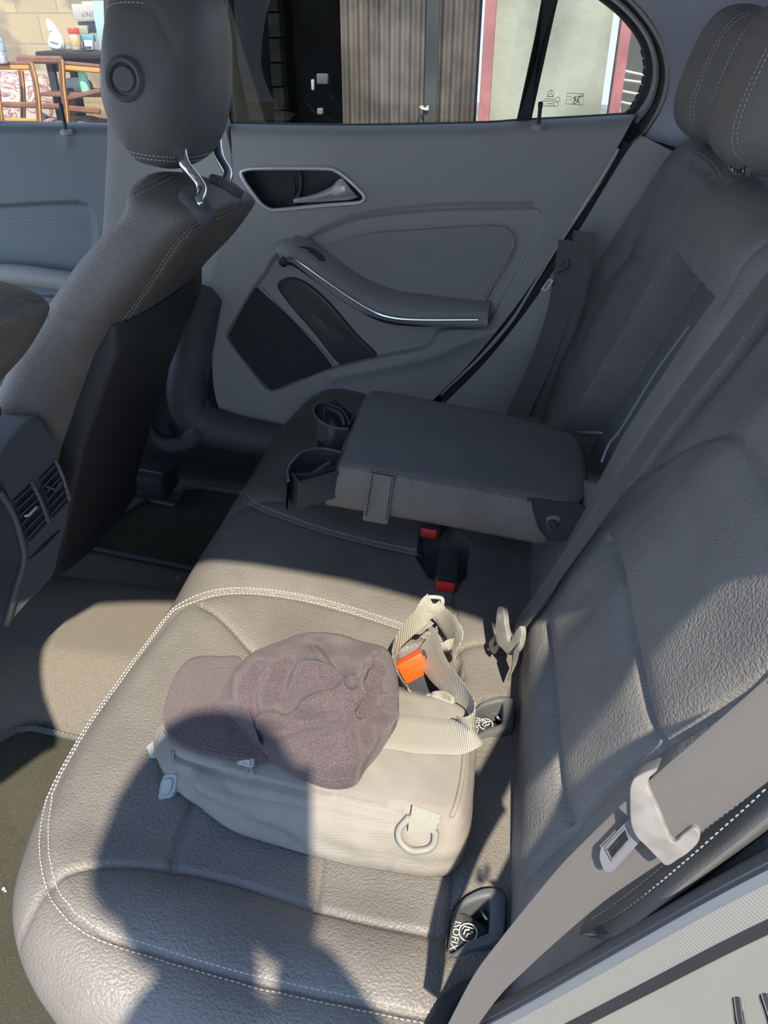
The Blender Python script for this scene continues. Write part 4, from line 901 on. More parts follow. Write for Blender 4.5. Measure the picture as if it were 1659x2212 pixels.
# ------------------------------------------------------------------ front seats
def front_seat(name, label, dx, dy, tilt_label, head=True, guides=True):
    t = thing(name, label, 'front seat', (-.85+dx, 1.37+dy, -.2), 'front seats')
    zs = np.array([-.20, -.05, .10, .20, .30, .38, .44, .49, .52, .545, .560]); 
    xF = np.array([-1.10, -1.08, -1.02, -.955, -.878, -.80, -.745, -.69, -.65, -.61, -.575]); xR = np.array([-.93, -.865, -.80, -.745, -.69, -.630, -.575, -.535, -.51, -.495, -.50])
    yh = np.array([.215, .222, .228, .230, .230, .225, .215, .200, .185, .165, .145])
    n = 120; rows = np.linspace(-.20, .522, 86)
    def ring(z, off=0.0, shrink=1.0):
        a, b, h = np.interp(z, zs, xF), np.interp(z, zs, xR), np.interp(z, zs, yh); c = (a+b)/2; ra = (b-a)/2+off; h = h+off
        th = np.linspace(0, 2*math.pi, n, endpoint=False); p = 3.4
        x = c+np.sign(np.cos(th))*abs(np.cos(th))**(2/p)*ra*shrink; y = 1.37+np.sign(np.sin(th))*abs(np.sin(th))**(2/p)*h*shrink
        x = x+.012*np.clip(np.cos(th), 0, 1)*np.cos(np.clip((y-1.37)/h, -1, 1)*1.5)
        return np.c_[x+dx, y+dy, np.full(n, z)]
    R = [ring(z) for z in rows]
    for k, (s_, dz) in enumerate([(.985, .010), (.95, .018), (.88, .026), (.75, .032), (.55, .035), (.3, .036), (.1, .036)]):
        q = ring(.522, 0, s_); q[:, 2] = .522+dz*.9; q[:, 2] += (q[:, 0]-dx+.56)*-.25; R.append(q)
    for k in range(2):
        R = [R[0]]+[(R[i-1]+2*R[i]+R[i+1])/4 for i in range(1, len(R)-1)]+[R[-1]]
    mb = M().rings(np.array(R)); P = np.array(mb.v)
    P[:, 2] -= .040*sstep(1.30+dy, 1.58+dy, P[:, 1])*sstep(.30, .52, P[:, 2])
    KS = .948 if head else 1.0
    P = CAM+(P-CAM)*KS; B = bvh(P, mb.f); mb.v = P.tolist()
    SE = {'rear': [(540, 440), (500, 456), (445, 480), (402, 506), (368, 548), (332, 604), (292, 662), (254, 714)], 'front': [(84, 634), (140, 547), (195, 485), (250, 442), (310, 408), (370, 378)], 'cross': [(100, 688), (150, 694), (200, 708), (250, 717), (280, 720)]}
    if dx == 0 and dy == 0:
        paths = SE
    else: paths = {'rear': [(-60, 712), (0, 684), (45, 655), (75, 650), (97, 652)], 'cross': [(-60, 985), (0, 925), (50, 880), (87, 838)]}
    s = M()
    for k, px in paths.items():
        Q, N = hitpath(px, B, 60)
        if len(Q) > 4:
            d = segdist(P, Q); c0 = np.array([-.68+dx, 1.37+dy])*KS; dirv = P[:, :2]-c0; dirv /= np.linalg.norm(dirv, axis=1)[:, None]+1e-9
            a = .005*np.exp(-(d/.005)**2); P[:, 0] -= dirv[:, 0]*a; P[:, 1] -= dirv[:, 1]*a
            if k != 'cross':
                B2 = bvh(P, mb.f); Q, N = hitpath(px, B, 160, 0); stitch(s, Q, N, .006, .0062, .0046, .0014, .0012, B=B2); stitch(s, Q, N, -.006, .0062, .0046, .0014, .0012, B=B2)
    obj('backrest', P, mb.f, m_leather, t, True, 60)
    if s.v: s.build('stitching', mat('tan grey thread', (.36, .35, .31), .8), t)
    # hard shell wrapped round the lower rear
    j0, j1 = -17, 29; rw = []; nr = 70
    def zlim(j):
        f = abs(j)/29; return .325+.06*(1-f**1.5)*0+(.10*(1-f)) if j >= 0 else .34-.13*f**2*0+.10*(1-f)-.0
    for i in range(nr):
        row = []
        for j in range(j0, j1+1):
            f = max(-j/17.0, j/29.0); zt = .350; z = -.22+(zt+.22)*i/(nr-1); edge = min(1, (1-f)*6, (nr-1-i)/6.0); th = j/120*2*math.pi
            r = ring(z, .004+.016*edge*(1 if True else 0)); row.append(r[j % n]+np.array([.012*edge, 0, 0]))
        rw.append(row)
    inner = [[p*1.0-np.array([.025, 0, 0]) for p in row] for row in rw]
    G = np.array(rw); G = np.concatenate([G[:, :1]-np.array([.02, -.004, 0]), G, G[:, -1:]-np.array([.02, .004, 0])], 1); G = np.concatenate([G, G[-1:]-np.array([.02, 0, .004])], 0)
    G = CAM+(G-CAM)*KS; M().grid(G).build('back_shell', m_shell, t, True, 60)
    # seat squab in front of the backrest
    M().rings(rounded_block((-1.22+dx, 1.37+dy, -.02), (.27, .235, .08), np.eye(3), 4)).build('seat_squab', m_leather, t)
    if head:
        a = unit((1, 0, -.18)); b = np.array([0, 1., 0]); c = np.cross(a, b)
        hc = CAM+(np.array([-.600, 1.385, .712])-CAM)*KS; SB = bvh(P, mb.f)
        R = rounded_block(hc, (.070, .150, .134), [a, b, c], 3.0, 96, 60, taper=-.0)
        R = R.reshape(-1, 3); rel = (R-hc)@np.array([a, b, c]).T
        k = 1-.24*sstep(-.03, .130, rel[:, 2])-.04*sstep(-.05, -.125, rel[:, 2]); rel[:, 1] *= k; rel[:, 0] *= np.where(rel[:, 0] < 0, 1-.45*sstep(-.03, -.13, rel[:, 2]), 1); rel[:, 0] += .012*(1-(rel[:, 1]/.135)**2)*np.sign(rel[:, 0])*.6
        R = (hc+rel@np.array([a, b, c])).reshape(61, 96, 3)
        hb_ = M().rings(R); Bh = bvh(*hb_.raw()); P = np.array(hb_.v)
        sm = [(240, 8), (300, 8), (330, 22), (362, 80), (392, 150), (408, 220), (415, 290), (416, 340)]; Q, N = hitpath(sm, Bh, 80)
        if len(Q): d = segdist(P, Q); nn = unit(N.mean(0)); P -= nn[None]*(.004*np.exp(-(d/.004)**2))[:, None]
        h = obj('headrest', P, hb_.f, m_leatherf, t, True, 60)
        def hp(name_, m2, mm): o = m2.build(name_, mm, t); o.parent = h; return o
        s = M()
        for px in ([(206, 100), (212, 60), (226, 24), (250, 8), (290, 6), (318, 8)], [(222, 292), (245, 318), (290, 338), (360, 347), (416, 347), (470, 332), (505, 310)], [(228, 286), (250, 310), (292, 330), (360, 339), (416, 339), (470, 325), (505, 303)]):
            Q, N = hitpath(px, Bh, 120, .0004); 
            if len(Q) > 4: stitch(s, Q, N, 0, .0062, .0045, .0011, .001)
        hp('headrest_stitching', s, m_thread)
        p, nn = hit(268, 171, Bh); nn = unit(nn)
        hp('button_surround', M().lathe(p, [(.030, -.004), (.029, .002), (.025, .006), (.021, .004), (.019, -.002)], 40, nn), m_plastic)
        hp('adjust_button', M().lathe(p, [(.0001, .0035), (.015, .0035), (.0175, .001), (.018, -.004)], 40, nn), m_plastic)
        for (gx_, gy_), (tx, ty) in (((430, 446), (398, 352)), ((490, 404), (474, 336))):
            g0, _n = hit(gx_, gy_, SB); g0 = g0+np.array([0, 0, .004]); top = at(tx, ty, x=g0[0]-.030); top2 = at(tx-6, ty-45, x=g0[0]-.045)
            mid = at(*( (435, 405) if gx_ == 430 else (492, 372)), x=g0[0]-.004); hp('post', M().tube(cr([g0-np.array([0, 0, .004]), g0+np.array([0, 0, .004]), mid, top, top2], 30), .0085, 16), m_chrome)
            gm = thing if False else None
            q = M().lathe(g0, [(.031, -.012), (.031, .000), (.028, .004), (.018, .007), (.013, .005)], 36, unit(_n)); vv = np.array(q.v); vv[:, 1] = g0[1]+(vv[:, 1]-g0[1])*.72; q.v = vv.tolist(); q.build('post_guide', m_plastic, t)
            M().tube([g0+np.array([-.030, -.006, .002]), g0+np.array([-.020, -.005, .004])], .0045, 10).build('guide_button', m_gloss, t)
    return t
front_seat('front_seat', 'far front seat seen from behind with tall headrest on chrome posts', 0, 0, '')
front_seat('front_seat', 'near front seat back, only its rear shoulder showing at the left edge', -.055, -.655, '', head=False)
# seat rail cover on the far floor
t = thing('seat_rail_cover', 'black plastic seat rail cover on the shaded far floor', 'rail cover', tuple(floor_hit(310, 1060)))
a = at(310, 1035, z=-.27)
M().box(a, (.16, .10, .07), None, .012).build('cover_body', m_shell, t)
for k, (x0, y0, x1, y1) in enumerate([(272, 1008, 350, 1024), (275, 1046, 295, 1050), (300, 1065, 350, 1040)]): M().tube([at(x0, y0, z=-.232), at(x1, y1, z=-.232)], .003, 6).build('cover_edge', m_plastic, t)
# ------------------------------------------------------------------ centre console end with air vents
def console():
    t = thing('rear_air_vent_console', 'rear end of the centre console with two slatted air vents and a slot', 'console', (-.9, 1.0, -.2))
    pl = [(-40, 960), (88, 892), (112, 935), (125, 1000), (150, 1075), (140, 1150), (120, 1245), (70, 1300), (12, 1352), (-60, 1400)]
    # solid body: near side and rear face, swept in y from the rear face outline
    n0 = unit((.93, -.36, .25))                       # rear face normal, turned to the cabin
    base = at(95, 1090, y=1.0)
    F = lambda px, py, o=0.0: atp(px, py, base+n0*o, n0)
    face = [(60, 905), (85, 895), (118, 945), (130, 1000), (152, 1078), (146, 1130), (128, 1200), (118, 1245), (60, 1305), (20, 1352), (10, 1340), (28, 1270), (50, 1210), (45, 1150), (20, 1080), (0, 1030), (-10, 1000), (20, 950)]
    O = lin([F(*p) for p in face], 160, True)
    for _ in range(3): O = (np.roll(O, 1, 0)+2*O+np.roll(O, -1, 0))/4
    C = O.mean(0); fw_ = np.array([-.45, -.02, 0])
    R = [O+fw_, O+fw_*.3-n0*.0, O-n0*.012, O-n0*.004+(C-O)*.01, O+(C-O)*.04, O*.7+C*.3, O*.35+C*.65, O*.05+C*.95]
    M().rings(np.array(R)).build('console_body', m_plastic, t, True, 35)
    sd = cr([F(0, 1064), F(28, 1110), F(45, 1160), F(52, 1210), F(36, 1270), F(12, 1350)], 30)
    M().tube(sd, .006, 10).build('side_edge', mat('worn console edge', (.14, .14, .135), .45), t)
    # vents
    for k, q in enumerate([[(27, 1080), (68, 1043), (104, 1125), (62, 1172)], [(84, 1033), (120, 996), (150, 1078), (112, 1120)]]):
        v = M().pillow([F(*p, .001) for p in q], n0, .003, .001, .004, smooth=False, n=40).build('air_vent', m_plasticd, t); _origin[v.name] = _origin[t.name]
        q = np.array(q, float)
        for i in range(6):
            f = (i+.5)/6; a = q[0]*(1-f)+q[3]*f; b = q[1]*(1-f)+q[2]*f
            o = M().ribbon([F(*a, .006), F(*b, .006)], unit(n0+np.array([0, 0, .8])), .010, .002).build('vent_slat', m_plastic, t); o.parent = v
        a = q[1]; b = q[2]; o = M().tube(cr([F(*(a+(0, -2)), .006), F(*((a+b)/2+(3, 0)), .009), F(*(b+(1, 3)), .006)], 24), .0032, 8).build('vent_rim', mat('rim grey', (.17, .17, .165), .35), t); o.parent = v
        kn = M(); c0 = q.mean(0); kn.tube([F(*(c0+(-12, 10) if k == 0 else c0+(-16, -6)), .012), F(*(c0+(-4, 8) if k == 0 else c0+(4, 2)), .014), F(*(c0+(14, -10) if k == 0 else c0+(16, -16)), .013)], .0022, 8); o = kn.build('vent_tab', m_alu if k == 0 else m_plastic, t); o.parent = v
    P = [F(*p, .004) for p in cr([(91, 1063), (99, 1073), (103, 1083), (104, 1092)], 9)]
    s = M()
    for i in range(0, 8, 1): s.tube([P[i], P[i]*.35+P[i+1]*.65], .0013, 6)
    s.build('thumbwheel_marks', m_white, t); M().tube([F(88, 1056, .002), F(98, 1070, .006), F(107, 1098, .002)], .003, 8).build('thumbwheel', m_plasticd, t)
    M().tube([F(64, 1207, .0), F(95, 1178, .0), F(128, 1146, .0)], [.002, .0045, .002], 8, flat=.6).build('slot', m_threadd, t)
console()
# ------------------------------------------------------------------ khaki sling bag
bag = thing('sling_bag', 'khaki nylon sling bag lying on the near seat, half in shadow', 'bag', (-.18, .60, .0))
TOPB = [(352, 1600), (372, 1630), (430, 1652), (480, 1664), (600, 1694), (740, 1728), (860, 1752), (940, 1766), (982, 1762), (1000, 1735), (1008, 1680), (1013, 1600), (1012, 1550), (996, 1526), (950, 1508), (885, 1496), (800, 1470), (700, 1440), (600, 1425), (500, 1450), (420, 1500), (365, 1560)]
BOTB = [(352, 1632), (380, 1702), (425, 1742), (490, 1788), (600, 1832), (740, 1868), (850, 1888), (935, 1898), (978, 1880), (998, 1810), (1002, 1735), (1006, 1640), (1008, 1600), (1000, 1570), (950, 1545), (885, 1520), (800, 1490), (700, 1460), (600, 1450), (500, 1475), (420, 1520), (362, 1580)]
n = 260
Tz = lambda px: .078+.012*sstep(400, 800, px)
ti = lin([at(px, py, z=Tz(px)) for px, py in TOPB], n, True) ; bi = None
def paired(A, B, zA, zB, n):
    # resample both closed outlines by the same parameter so that vertical seams line up
    a = []; b = []; m = len(A)
    A3 = [at(px, py, z=zA(px)) for px, py in A]; B3 = [at(px, py, z=zB(px)) for px, py in B]
    u = np.linspace(0, m, n, endpoint=False)
    def ev(P):
        P = np.array(P); i = u.astype(int); t = (u-i)[:, None]; a_, b_, c_, d_ = P[(i-1) % m], P[i % m], P[(i+1) % m], P[(i+2) % m]
        return .5*((2*b_)+(-a_+c_)*t+(2*a_-5*b_+4*c_-d_)*t*t+(-a_+3*b_-3*c_+d_)*t**3)
    return ev(A3), ev(B3)
To, Bo = paired(TOPB, BOTB, Tz, lambda px: .016+.030*float(sstep(620, 360, px)), n)
Bo[:, 2] = np.maximum(Bo[:, 2], cush_h(Bo[:, 0], Bo[:, 1])+.008)
Tn = np.roll(To, -1, 0)-np.roll(To, 1, 0); S = np.cross([0, 0, 1.], Tn); S /= np.linalg.norm(S, axis=1)[:, None]
if ((To-To.mean(0))*S).sum() < 0: S = -S
for _ in range(4): S = (np.roll(S, 1, 0)+2*S+np.roll(S, -1, 0))/4
R = [Bo-S*.02-np.array([0, 0, .006]), Bo-S*.006-np.array([0, 0, .003])]
for k in np.linspace(0, 1, 26): R.append(Bo*(1-k)+To*k+S*(.010*math.sin(math.pi*k)**.8))
R += [To-S*.0035+np.array([0, 0, .0035]), To-S*.010+np.array([0, 0, .005])]; Ti = R[-1]; C = np.array([-.17, .60, .094])
for k in np.linspace(0, 1, 50)[1:]: 
    q = Ti+(C-Ti)*k*.995; q[:, 2] += .006*math.sin(math.pi*k*.5); R.append(q)
R = np.array(R); P = R.reshape(-1, 3)
wr = noise(P*np.array([1, 1.6, 2.2]), 38)*.0030+noise(P[:, [1, 2, 0]], 85)*.0012
side = np.exp(-((P[:, 2]-.045)/.03)**2); dirn = np.tile(S, (len(R), 1)); P = P+dirn*(wr*side)[:, None]; P[:, 2] += wr*.8*(P[:, 2] > .05)
mbv, mbf = P, gridf(len(R), n, False, True); Bb = bvh(mbv, mbf)
def gr(P, px, dep, w, dirv=None, nrm_=True):
    Q, N = hitpath(px, Bb, 60)
    if len(Q) > 3:
        d = segdist(P, Q); nn = N.mean(0); P -= unit(nn)[None]*(dep*np.exp(-(d/w)**2))[:, None]
    return P
P = gr(P, [(375, 1632), (430, 1654), (480, 1668), (600, 1697), (740, 1731), (860, 1757)], .0045, .004)
P = gr(P, [(398, 1680), (420, 1718), (450, 1735), (500, 1760), (570, 1790), (640, 1830)], .007, .010)
P = gr(P, [(420, 1700), (440, 1722), (500, 1745), (560, 1778)], -.006, .012)
P = gr(P, [(480, 1668), (488, 1702), (510, 1714), (600, 1733), (740, 1764), (857, 1787)], .0025, .003)
P = gr(P, [(860, 1745), (856, 1800), (838, 1885)], .0025, .003)
P = gr(P, [(975, 1760), (992, 1700), (1000, 1620), (1002, 1560)], .003, .004)
body = obj('bag_body', P, mbf, m_bag, bag, True, 60); Bb = bvh(P, mbf)
s = M()
for px in ([(480, 1670), (488, 1702), (510, 1716), (600, 1736), (740, 1768), (857, 1791)], [(866, 1748), (862, 1800), (846, 1884)], [(856, 1746), (850, 1800), (836, 1882)], [(600, 1700), (740, 1735), (856, 1760)]):
    Q, N = hitpath(px, Bb, 140, .0003); stitch(s, Q, N, 0, .0045, .003, .0007, .0006)
s.build('bag_stitching', mat('khaki thread', (.36, .34, .30), .8), bag)
# piping on the right edge
Q, N = hitpath([(975, 1764), (990, 1722), (1000, 1660), (1004, 1600), (1006, 1560)], Bb, 60, .001); M().tube(Q, .0028, 8).build('piping', m_bag, bag)
# broad webbing strap over the bag and its twists
def zt(px, py, z): return at(px, py, z=z)
t = thing('x', '', '', (0, 0, 0)); bpy.data.objects.remove(t)
st_ = []; sd_ = []
for (a, b, za, zb) in [((790, 1548), (770, 1612), .100, .100), ((862, 1541), (846, 1622), .103, .101), ((920, 1549), (908, 1627), .103, .101), ((970, 1556), (962, 1628), .104, .101), ((1000, 1555), (992, 1624), .112, .101), ((1018, 1545), (1015, 1603), .128, .102), ((1026, 1530), (1026, 1575), .137, .100), ((1024, 1510), (1022, 1548), .137, .100), ((1008, 1478), (1004, 1534), .132, .094), ((985, 1450), (975, 1512), .120, .085), ((965, 1425), (940, 1478), .105, .070), ((952, 1400), (915, 1440), .095, .055), ((944, 1372), (896, 1396), .085, .045)]:
    p, q = zt(*a, za), zt(*b, zb); st_.append((p+q)/2); sd_.append(p-q)
pp = np.c_[np.array(st_), np.array(sd_)]; qq = cr(pp, 90); w_ = np.linalg.norm(qq[:, 3:], axis=1)
M().ribbon(qq[:, :3], qq[:, 3:], w_, .0016).build('shoulder_strap', m_strap, bag)
def ribpx(L, name, m=m_strap, n=60):
    pp = []
    for a, b, za, zb in L: p, q = zt(*a, za), zt(*b, zb); pp.append(np.r_[(p+q)/2, p-q])
    qq = cr(pp, n); return M().ribbon(qq[:, :3], qq[:, 3:], np.linalg.norm(qq[:, 3:], axis=1), .0014).build(name, m, bag)
# left rising loop: from bag up to the slider
ribpx([((905, 1508), (880, 1488), .085, .085), ((882, 1495), (868, 1470), .075, .085), ((866, 1470), (856, 1445), .07, .085), ((855, 1430), (848, 1415), .065, .085), ((862, 1398), (853, 1385), .06, .08), ((888, 1372), (873, 1350), .05, .075), ((915, 1348), (893, 1325), .045, .07), ((940, 1322), (906, 1306), .05, .07), ((958, 1308), (912, 1302), .055, .068)], 'strap_loop')
# right falling loop with the bright face
ribpx([((916, 1312), (954, 1306), .062, .062), ((942, 1338), (966, 1325), .04, .062), ((962, 1362), (984, 1350), .035, .066), ((972, 1378), (998, 1372), .035, .072), ((970, 1395), (1000, 1385), .035, .070), ((962, 1405), (988, 1398), .030, .055), ((958, 1411), (970, 1405), .02, .035)], 'strap_fold', m_strap)
ribpx([((940, 1345), (918, 1335), .05, .04), ((920, 1358), (902, 1348), .045, .035), ((900, 1374), (884, 1362), .05, .04)], 'strap_tail')
# slider buckle: rounded rectangular frame
c = [zt(906, 1312, .060), zt(915, 1296, .068), zt(926, 1290, .070), zt(950, 1291, .070), zt(956, 1296, .068), zt(955, 1308, .060)]
M().tube(cr(c, 40, False), .0032, 10).build('slider_buckle', m_pull, bag)
M().tube([zt(908, 1310, .060), zt(955, 1306, .060)], .0026, 8).build('slider_bar', m_pull, bag)
# side release buckle on the short strap by the belt buckle
q = [zt(935, 1500, .085), zt(960, 1498, .088), zt(982, 1512, .088), zt(978, 1530, .085), zt(950, 1520, .085), zt(932, 1512, .085)]
M().pillow(q, (-.1, -.3, 1), .010, .004, .004).build('side_buckle', m_strap, bag); M().tube([zt(928, 1504, .09), zt(925, 1510, .085)], .005, 10).build('buckle_end', m_strap, bag)
# zip pulls with cord loops
def pull(q, nrm_, cord, name='zip_pull'):
    o = M().pillow([np.array(p) for p in q], nrm_, .006, .002, .002, smooth=False, n=80).build(name, m_pull, bag)
    c = np.mean(q, 0); m_ = M().pillow([c+(np.array(p)-c)*.62+unit(nrm_)*.0055 for p in q], nrm_, .0014, .0005, .001, smooth=False, n=60).build('pull_relief', m_pull, bag); m_.parent = o
    for k in cord: cc = M().tube(cr(k, 14), .0014, 8).build('cord', m_bag, bag); cc.parent = o
ns = unit((-.25, -.75, .6)); c0 = at(370, 1715, z=.045)
X = lambda px, py: atp(px, py, c0, ns)
pull([X(352, 1690), (X(360, 1672)), X(378, 1668), X(388, 1672), X(384, 1705), X(374, 1722), X(352, 1726), X(347, 1722)], ns, [[X(368, 1622), X(369, 1650), X(369, 1672)], [X(374, 1622), X(373, 1650), X(372, 1672)], [X(384, 1648), X(380, 1660), X(376, 1674)]])
n2 = unit((-.3, -.5, .8)); c0 = at(340, 1610, z=.055); X2 = lambda px, py: atp(px, py, c0, n2)
pull([X2(321, 1615), X2(343, 1595), X2(352, 1604), X2(362, 1620), X2(336, 1640), X2(330, 1638)], n2, [])
n3 = unit((-.1, -.7, .7)); c0 = at(535, 1645, z=.098); X3 = lambda px, py: atp(px, py, c0, n3)
pull([X3(516, 1636), X3(524, 1635), X3(552, 1637), X3(552, 1654), X3(546, 1658), X3(516, 1651)], n3, [[X3(533, 1656), X3(533, 1666), X3(532, 1672)], [X3(540, 1657), X3(545, 1666), X3(549, 1674)]])
# tab over the left end
ribpx([((352, 1578), (370, 1600), .082, .082), ((342, 1600), (368, 1612), .075, .072), ((345, 1612), (392, 1612), .062, .064)], 'end_tab', m_bag, 30)
# D ring on the right end
rg = [(886, 1762), (870, 1782), (864, 1800), (872, 1818), (888, 1830), (908, 1833), (928, 1828), (940, 1812), (941, 1790)]
Q = []
for px, py in cr(rg, 50):
    p, nn = hit(px, py, Bb); Q.append((p+nn*.006) if p is not None else at(px, py, z=.05))
Q = np.array(Q)
for _ in range(6): Q[1:-1] = (Q[:-2]+2*Q[1:-1]+Q[2:])/4
M().tube(Q, .0038, 12).build('d_ring', mat('khaki plastic', (.27, .265, .23), .5), bag); M().tube([Q[0], (Q[0]+Q[-1])/2, Q[-1]], .0038, 12).build('d_ring_bar', bpy.data.materials['khaki plastic'], bag)
pp = []
for a, b in [((893, 1742), (952, 1760)), ((888, 1760), (946, 1778)), ((884, 1774), (938, 1795)), ((886, 1780), (934, 1802))]:
    p, n1 = hit(*a, Bb); q, n2_ = hit(*b, Bb); p = p+n1*.009; q = q+n2_*.009; pp.append(np.r_[(p+q)/2, p-q])
qq = cr(pp, 20); M().ribbon(qq[:, :3], qq[:, 3:], np.linalg.norm(qq[:, 3:], axis=1), .0016).build('ring_strap', m_strap, bag)
# ------------------------------------------------------------------ plum cap on the bag
capt = thing('baseball_cap', 'crumpled plum brown baseball cap lying on top of the khaki bag', 'cap', (-.18, .60, .105))
CO = [(496, 1490), (512, 1450), (560, 1412), (620, 1385), (665, 1373), (720, 1378), (785, 1392), (835, 1412), (856, 1450), (862, 1510), (856, 1560), (820, 1620), (790, 1655), (765, 1690), (715, 1697), (660, 1680), (610, 1652), (562, 1622), (528, 1575), (503, 1530)]
zc = lambda px, py: .106+.030*sstep(1600, 1400, py)
n = 200; O = cr([at(px, py, z=zc(px, py)) for px, py in CO], n, True); ap = at(758, 1482, z=.180); C = O.mean(0)
R = [O-np.array([0, 0, .006])]
for k in np.linspace(0, 1, 70):
    a = k*math.pi/2; cc = C*(1-k**1.4)+ap*k**1.4; base = O+(ap-O)*(1-math.cos(a))*1.0; q = base.copy()
    lift = (ap[2]-O[:, 2])*(math.sin(a)-(1-math.cos(a)))*.62; q[:, 2] += lift; R.append(q)
R = np.array(R[:-1]+[np.tile(ap, (n, 1))+(R[-2]-ap)*.02]); P = R.reshape(-1, 3); f = gridf(len(R), n, False, True); Bc = bvh(P, f)
amp = np.clip((P[:, 2]-.112)/.02, 0, 1)
P[:, 2] += amp*(noise(P*np.array([1, 1.4, 1]), 48)*.009+noise(P[:, [1, 0, 2]], 95)*.004)
Bc = bvh(P, f)
def cg(px, dep, w):
    global P
    Q, N = hitpath(px, Bc, 50)
    if len(Q) > 3: d = segdist(P, Q); P = P-unit(N.mean(0))[None]*(dep*np.exp(-(d/w)**2))[:, None]
for px, dep, w in [([(615, 1440), (600, 1480), (610, 1520)], .014, .013), ([(545, 1595), (600, 1580), (660, 1560), (720, 1555)], .012, .010), ([(560, 1560), (620, 1540), (690, 1510), (745, 1490)], -.009, .009),
                   ([(610, 1455), (650, 1440), (700, 1445), (750, 1475)], -.008, .009), ([(785, 1535), (800, 1500), (805, 1470), (815, 1445)], .014, .007), ([(690, 1380), (720, 1420), (752, 1470)], .006, .008),
                   ([(640, 1490), (690, 1480), (740, 1480)], .008, .010), ([(560, 1450), (540, 1500), (545, 1550)], .006, .010), ([(600, 1500), (640, 1530), (620, 1555)], .008, .010), ([(800, 1590), (780, 1630), (740, 1650)], -.006, .015),
                   ([(780, 1500), (820, 1540), (850, 1545)], -.008, .010)]: cg(px, dep, w)
seamsC = [[(755, 1486), (700, 1510), (620, 1538), (550, 1560), (515, 1560)], [(768, 1492), (755, 1530), (735, 1580), (728, 1640), (722, 1690)], [(752, 1474), (720, 1445), (680, 1410), (668, 1376)], [(766, 1474), (790, 1440), (810, 1410)], [(772, 1486), (810, 1500), (858, 1505)]]
for px in seamsC: cg(px, .0022, .0022)
cr_o = obj('crown', P, f, m_cap, capt, True, 70); Bc = bvh(P, f)
s = M()
for px in seamsC:
    Q, N = hitpath(px, Bc, 100, .0002); 
    if len(Q) > 5: stitch(s, Q, N, .002, .004, .0027, .0006, .0005); stitch(s, Q, N, -.002, .004, .0027, .0006, .0005)
Q, N = hitpath([(570, 1612), (620, 1643), (665, 1668), (715, 1684), (758, 1678)], Bc, 100, .0002); stitch(s, Q, N, 0, .004, .0027, .0006, .0005)
s.build('crown_stitching', m_capd, capt)
p, nn = hit(760, 1477, Bc); nn = unit(np.array(nn)*.3+np.array([-.1, -.3, .9])); M().lathe(p+nn*.003, [(.0001, .0085), (.004, .008), (.0072, .005), (.0078, .001), (.0075, -.002)], 20, unit(nn)).build('top_button', m_cap, capt)
p, nn = hit(702, 1552, Bc); M().lathe(p, [(.0011, .0003), (.0016, .0009), (.0022, .0006), (.0024, -.001)], 16, unit(nn)).build('eyelet', m_cap, capt)
BR = [(520, 1424), (480, 1420), (430, 1420), (400, 1434), (375, 1470), (358, 1520), (353, 1550), (360, 1580), (382, 1605), (420, 1622), (470, 1634), (520, 1642), (575, 1638), (560, 1600), (540, 1540), (530, 1480)]
def zb(px, py): return .088+.028*math.exp(-((py-1530)/75)**2)*sstep(340, 520, px)+.012
Ob = cr([at(px, py, z=zb(px, py)) for px, py in BR], 160, True)
G = []; Cb = at(470, 1530, z=.112)
for dz, ins in ((-.002, .01), (-.002, 0), (.0, -.008), (.0018, -.004), (.0026, .01)): G.append(Ob+(Cb-Ob)*ins+np.array([0, 0, dz]))
for k in np.linspace(.05, 1, 24): G.append(Ob+(Cb-Ob)*k+np.array([0, 0, .0026+.006*math.sin(k*math.pi/2)]))
bot_ = [Ob+(Cb-Ob)*k+np.array([0, 0, -.002+.006*math.sin(k*math.pi/2)]) for k in (1, .7, .4, .1)]
mbr = M().rings(np.array(bot_+G)); mbr.build('brim', m_cap, capt, True, 60); Bbr = bvh(*mbr.raw())
s = M()
for k in (.05, .11, .18, .26, .36, .47, .58):
    c_ = np.array([560., 1530.]); px = [tuple(c_+(np.array(p)-c_)*(1-k)) for p in BR[:13]]; Q, N = hitpath(px, Bbr, 160, .0003)
    if len(Q) > 6: stitch(s, Q, N, 0, .0042, .0026, .0006, .0004)
s.build('brim_stitching', m_capd, capt)
